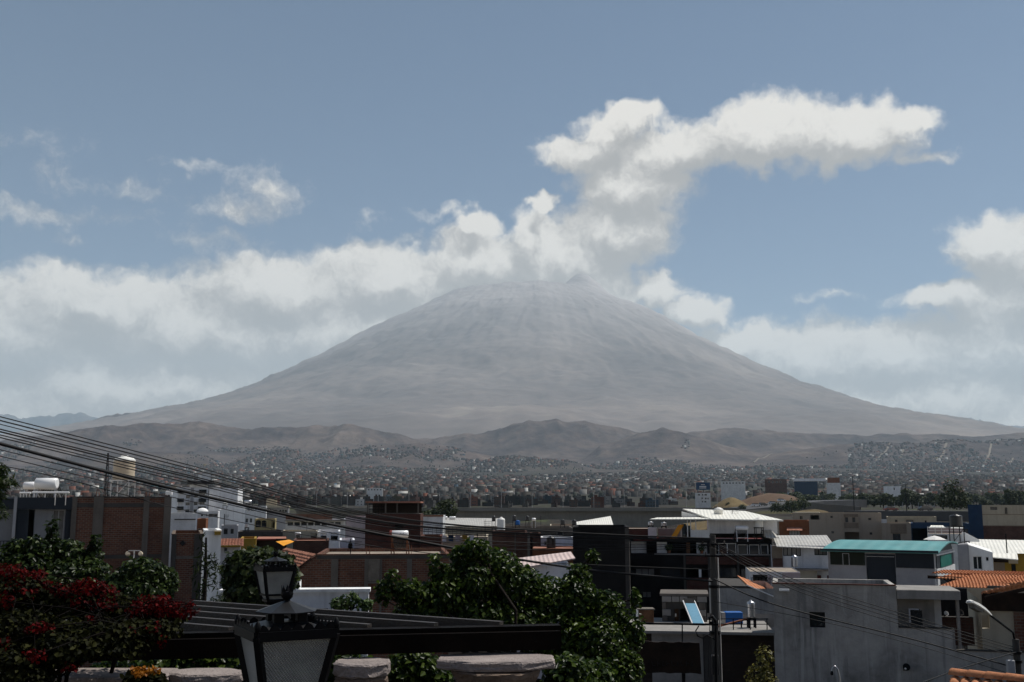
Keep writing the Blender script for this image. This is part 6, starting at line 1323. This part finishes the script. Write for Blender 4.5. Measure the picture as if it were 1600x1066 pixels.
# ---------------------------------------------------------------- foreground plants
L_MUL = leaf_mat('mulberry_leaf', (.005, .012, .002), (.018, .036, .005), (.085, .120, .018), .36, .34)
L_CIT = leaf_mat('citrus_leaf', (.005, .011, .003), (.016, .029, .007), (.060, .085, .020), .38, .28)
L_WIL = leaf_mat('willow_leaf', (.006, .011, .003), (.018, .028, .007), (.055, .072, .018), .45, .25)
L_BOU = leaf_mat('climber_leaf', (.002, .003, .001), (.007, .008, .0022), (.032, .033, .009), .6, .2, .04)
L_RED = leaf_mat('red_bract', (.012, .0004, .0006), (.042, .0011, .0016), (.12, .005, .005), .6, .32, .05)
L_ORG = leaf_mat('orange_petal', (.16, .05, .004), (.28, .10, .008), (.42, .18, .02), .6, .3)
def px_blobs(base, lst):
    """clumps given where they stand: (px, py, depth, radius px, radius py)"""
    out = []
    for p_, y_, d_, rx, ry in lst: c = at(p_, y_, d_) - Vector(base); out.append((c.x, c.y, c.z, rx/FP*d_, rx/FP*d_*.9, ry/FP*d_))
    return out
base = (at(800, 1000, 14.3).x, 14.3, 10.3)
mul = [(742,858,14,22,16),(770,885,14.2,42,26),(735,905,14,40,30),(800,915,14.3,45,34),(700,895,13.8,14,14),(690,930,13.8,38,26),(640,925,13.6,26,18),(600,925,13.5,13,20),(612,905,13.5,11,14),(850,935,14.4,42,34),(905,900,14.5,18,20),(925,868,14.6,10,10),(900,940,14.4,36,40),(945,960,14.3,32,36),(985,985,14.2,22,30),(930,1010,14,48,44),(870,1000,14.2,50,46),(960,1050,13.8,40,34),(800,965,14.3,60,30),(740,955,14,50,26),(992,935,14.4,8,16),(660,955,13.8,45,16),(720,870,14,16,16),(680,885,13.8,10,20),(985,1040,13.8,18,22)]
tree('mulberry_tree', 'broad leafy green tree with glossy leaves behind the pergola', base, px_blobs(base, mul), 22000, .070, L_MUL, None, 'leaf', .07, 3)
base = (at(650, 1050, 9.6).x, 9.6, 10.4); tree('leafy_shrub', 'dark leafy shrub between the two stone piers', base, px_blobs(base, [(645,1045,9.6,42,30),(620,1066,9.5,30,30),(670,1060,9.6,34,30),(655,1090,9.6,50,40)]), 3600, .06, L_MUL, None, 'leaf', .06, 9, 'shrub')
base = (at(900, 1060, 9.2).x, 9.2, 10.4); tree('leafy_shrub', 'sunlit leafy shrub right of the flaring stone pier', base, px_blobs(base, [(885,1050,9.2,34,24),(925,1056,9.4,34,24),(900,1090,9.3,60,40),(868,1066,9.2,16,20)]), 3200, .062, L_MUL, None, 'leaf', .06, 19, 'shrub')
base = (at(90, 900, 19).x, 17.6, 10.3); tree('citrus_tree', 'dark leafy tree in front of the slate house at the left', base, px_blobs(base, [(82,835,17.6,9,24),(60,860,17.5,24,22),(50,885,17.4,36,26),(15,885,17.4,34,26),(105,865,17.7,26,22),(100,895,17.5,40,22),(145,870,17.8,14,22),(150,848,17.8,8,16),(140,895,17.6,30,22),(25,860,17.4,16,18),(60,925,17.3,80,30),(120,930,17.5,50,30),(0,930,17.3,40,30)]), 10500, .090, L_CIT, None, 'leaf', .13, 4)
base = (at(225, 930, 16.5).x, 16.5, 10.3); tree('citrus_tree', 'smaller round leafy tree before the bare brick building', base, px_blobs(base, [(222,895,16.5,36,22),(190,915,16.4,30,22),(250,910,16.6,26,24),(215,925,16.4,50,24),(265,905,16.7,10,16),(200,950,16.3,50,24)]), 6000, .082, L_CIT, None, 'leaf', .1, 5)
base = (at(395, 930, 27).x, 27, 1.4); tree('garden_tree', 'dense dark round tree behind the smaller lantern', base, px_blobs(base, [(400,890,27,44,30),(372,885,27,22,22),(420,880,27.2,34,20),(440,900,27.2,24,30),(398,925,26.8,44,24),(366,915,26.8,14,26),(405,866,27.3,18,8)]), 5200, .17, L_WIL, None, 'fan', .16, 6)
base = (at(430, 1050, 10.4).x, 10.4, 10.4); tree('hedge_shrub', 'added dark shrub standing in for shade under the pergola behind the near lantern', base, px_blobs(base, [(300,1045,10.4,40,30),(360,1050,10.4,40,30),(420,1050,10.5,44,30),(490,1050,10.4,44,30),(540,1050,10.4,40,30),(250,1050,10.4,40,26),(180,1060,10.4,50,26)]), 5200, .075, L_MUL, None, 'leaf', .05, 44, 'shrub')  # shrub added so that the space under the pergola reads dark
# pepper tree with drooping sprays before the white wall
base = (at(322, 950, 21).x, 21, 4.0); root = empty('pepper_tree', base, 'thin drooping pepper tree hanging before the narrow white wall', 'tree'); rg = np.random.default_rng(8); tb = MB(); pts_, nn_ = [], []
tk = [Vector((0,0,-.3)), at(318, 960, 21) - Vector(base), at(321, 900, 21) - Vector(base), at(322, 840, 21) - Vector(base)]; tb.tube(tk, .07, 7, .02)
for i in range(15):
    s0 = at(rg.uniform(312, 326), rg.uniform(838, 930), 21) - Vector(base); ex = rg.uniform(-14, 26) / FP * 21; e = s0 + Vector((ex, rg.uniform(-.2, .2), .04)); f_ = e + Vector((ex * .35, 0, -rg.uniform(.15, .42))); tb.tube([s0, e, f_], .008, 4, .003)
    for k_ in range(14): tt = rg.uniform(0, 1); c = e.lerp(f_, tt); pts_.append((c.x + rg.normal(0, .03), c.y + rg.normal(0, .03), c.z + rg.normal(0, .02))); nn_.append((rg.normal(), -1, rg.normal() * .3))
tb.build('trunk', M_BARK, root); link('leaves', leaf_mesh('leaves', np.array(pts_), np.array(nn_), .15, 'long', rg), L_WIL, root)
base = (at(400, 960, 30).x, 30, 1); tree('hedge_shrub', 'low olive green shrub along the foot of the white garden wall', base, px_blobs(base, [(350,945,30,24,16),(385,942,30,24,14),(420,944,30,24,14),(330,956,30,20,16)]), 2600, .14, L_WIL, None, 'long', .05, 14, 'shrub')
base = (at(545, 950, 31).x, 31, 1); tree('hedge_shrub', 'sparse yellow-green bush in front of the white garden wall', base, px_blobs(base, [(530,943,31,14,8),(550,938,31,12,12),(570,945,31,12,8)]), 420, .14, M_PLANT, None, 'leaf', .04, 15, 'shrub')
base = (at(1190, 1060, 35).x, 35, .8); tree('yellow_shrub', 'sparse yellowish shrub against the dark brick wall by the grey house', base, px_blobs(base, [(1195,1030,35,14,22),(1185,1055,35,20,16),(1200,1070,35,18,20)]), 520, .12, L_ORG if False else leaf_mat('yellowing_leaf', (.03,.03,.008), (.09,.085,.02), (.22,.19,.04), .5, .2), None, 'leaf', .04, 16, 'shrub')
base = (at(-18, 800, 12).x, 12, 10.4); tree('araucaria', 'spiky dark conifer branch poking in at the left edge', base, px_blobs(base, [(-2,735,12,14,12),(4,752,12,20,8),(-4,770,12,14,14),(-2,800,12,12,14),(-25,760,12,20,40)]), 1500, .085, L_CIT, None, 'long', .05, 17)
# red flowering climber over the left of the pergola
base = (at(60, 1060, 7.4).x, 7.4, 10.4); root = empty('bougainvillea', base, 'dark climber with deep red flower clusters spilling over the pergola', 'climber'); rg = np.random.default_rng(21)
body = [(20,930,7.6,60,34),(80,935,7.7,60,30),(140,945,7.6,60,26),(200,955,7.7,60,22),(255,960,7.7,36,18),(30,985,7.2,60,30),(100,990,7.2,60,24),(170,990,7.2,60,22),(230,985,7.3,50,16),(20,1035,6.9,50,30),(80,1030,7.0,46,24),(10,900,7.8,30,18),(110,1010,7.0,60,24),(45,1066,6.8,40,24),(190,1012,7.1,40,14)]
bl = px_blobs(base, body); p_, n_ = crown_points(bl, 13000, rg, .35); link('leaves', leaf_mesh('leaves', p_, n_, .040, 'leaf', rg), L_BOU, root)
red = [(10,893,7.6,24,10),(40,905,7.6,24,12),(60,895,7.7,10,5),(30,925,7.5,26,12),(75,920,7.6,20,10),(110,925,7.5,18,9),(140,918,7.5,24,12),(165,928,7.5,16,12),(125,943,7.4,14,8),(160,945,7.4,18,7),(235,945,7.5,24,13),(265,950,7.5,24,9),(290,958,7.5,16,7),(215,955,7.4,16,9),(255,938,7.6,12,6),(62,982,7.0,20,7),(240,985,7.2,12,10),(252,1000,7.2,8,8),(205,986,7.1,6,5),(110,1043,6.8,12,4),(55,1024,6.7,14,7),(10,940,7.3,10,8),(5,1008,6.9,10,8),(300,944,7.5,5,6),(140,970,7.2,8,5)]
bl = px_blobs(base, [(a_, b_, c_, d_ * 1.15, e_ * 1.25) for a_, b_, c_, d_, e_ in red]); p_, n_ = crown_points(bl, 3000, rg, .2); n_[:, 1] -= .5; link('flowers', leaf_mesh('flowers', p_, n_, .028, 'leaf', rg), L_RED, root)
tb = MB()
for i in range(46):
    a_ = Vector(bl[int(rg.integers(0, len(bl)))][:3]); b_ = Vector(px_blobs(base, body)[int(rg.integers(0, len(body)))][:3]); m_ = a_.lerp(b_, .5) + Vector((rg.normal(0,.06), rg.normal(0,.06), .06)); tb.tube([b_, m_, a_], .007, 4, .003)
for i in range(5): e = Vector(px_blobs(base, body)[i * 3 % len(body)][:3]); tb.tube([(rg.normal(0,.15), rg.normal(0,.1), -.1), (e.x*.5, e.y*.5 + .1, e.z*.6), e], .028, 6, .012)
tb.build('stems', mat('pwood'), root)
base = (at(225, 1055, 6.9).x, 6.9, 10.4); root = empty('flower_pot_plant', base, 'bushy plant with bright orange flowers below the pergola', 'plant'); MB().lathe([(.14,0),(.2,.35),(.21,.36),(.19,.37)], 14).build('pot', mat('terra'), root); MB().tube([(0,0,.3),(.03,0,1.2),(0,0,2.2)], .03, 6, .015).build('stem', M_BARK, root)
bl = px_blobs(base, [(225,1062,6.9,30,14),(222,1085,6.9,44,24)]); p_, n_ = crown_points(bl, 1100, rg, .3); link('leaves', leaf_mesh('leaves', p_, n_, .05, 'leaf', rg), L_BOU, root)
bl = px_blobs(base, [(212,1047,6.8,7,5),(225,1048,6.8,9,5),(238,1046,6.8,5,4),(245,1048,6.8,4,4),(218,1053,6.75,8,3)]); p_, n_ = crown_points(bl, 260, rg, .2); link('flowers', leaf_mesh('flowers', p_, n_, .022, 'fan', rg), L_ORG, root)
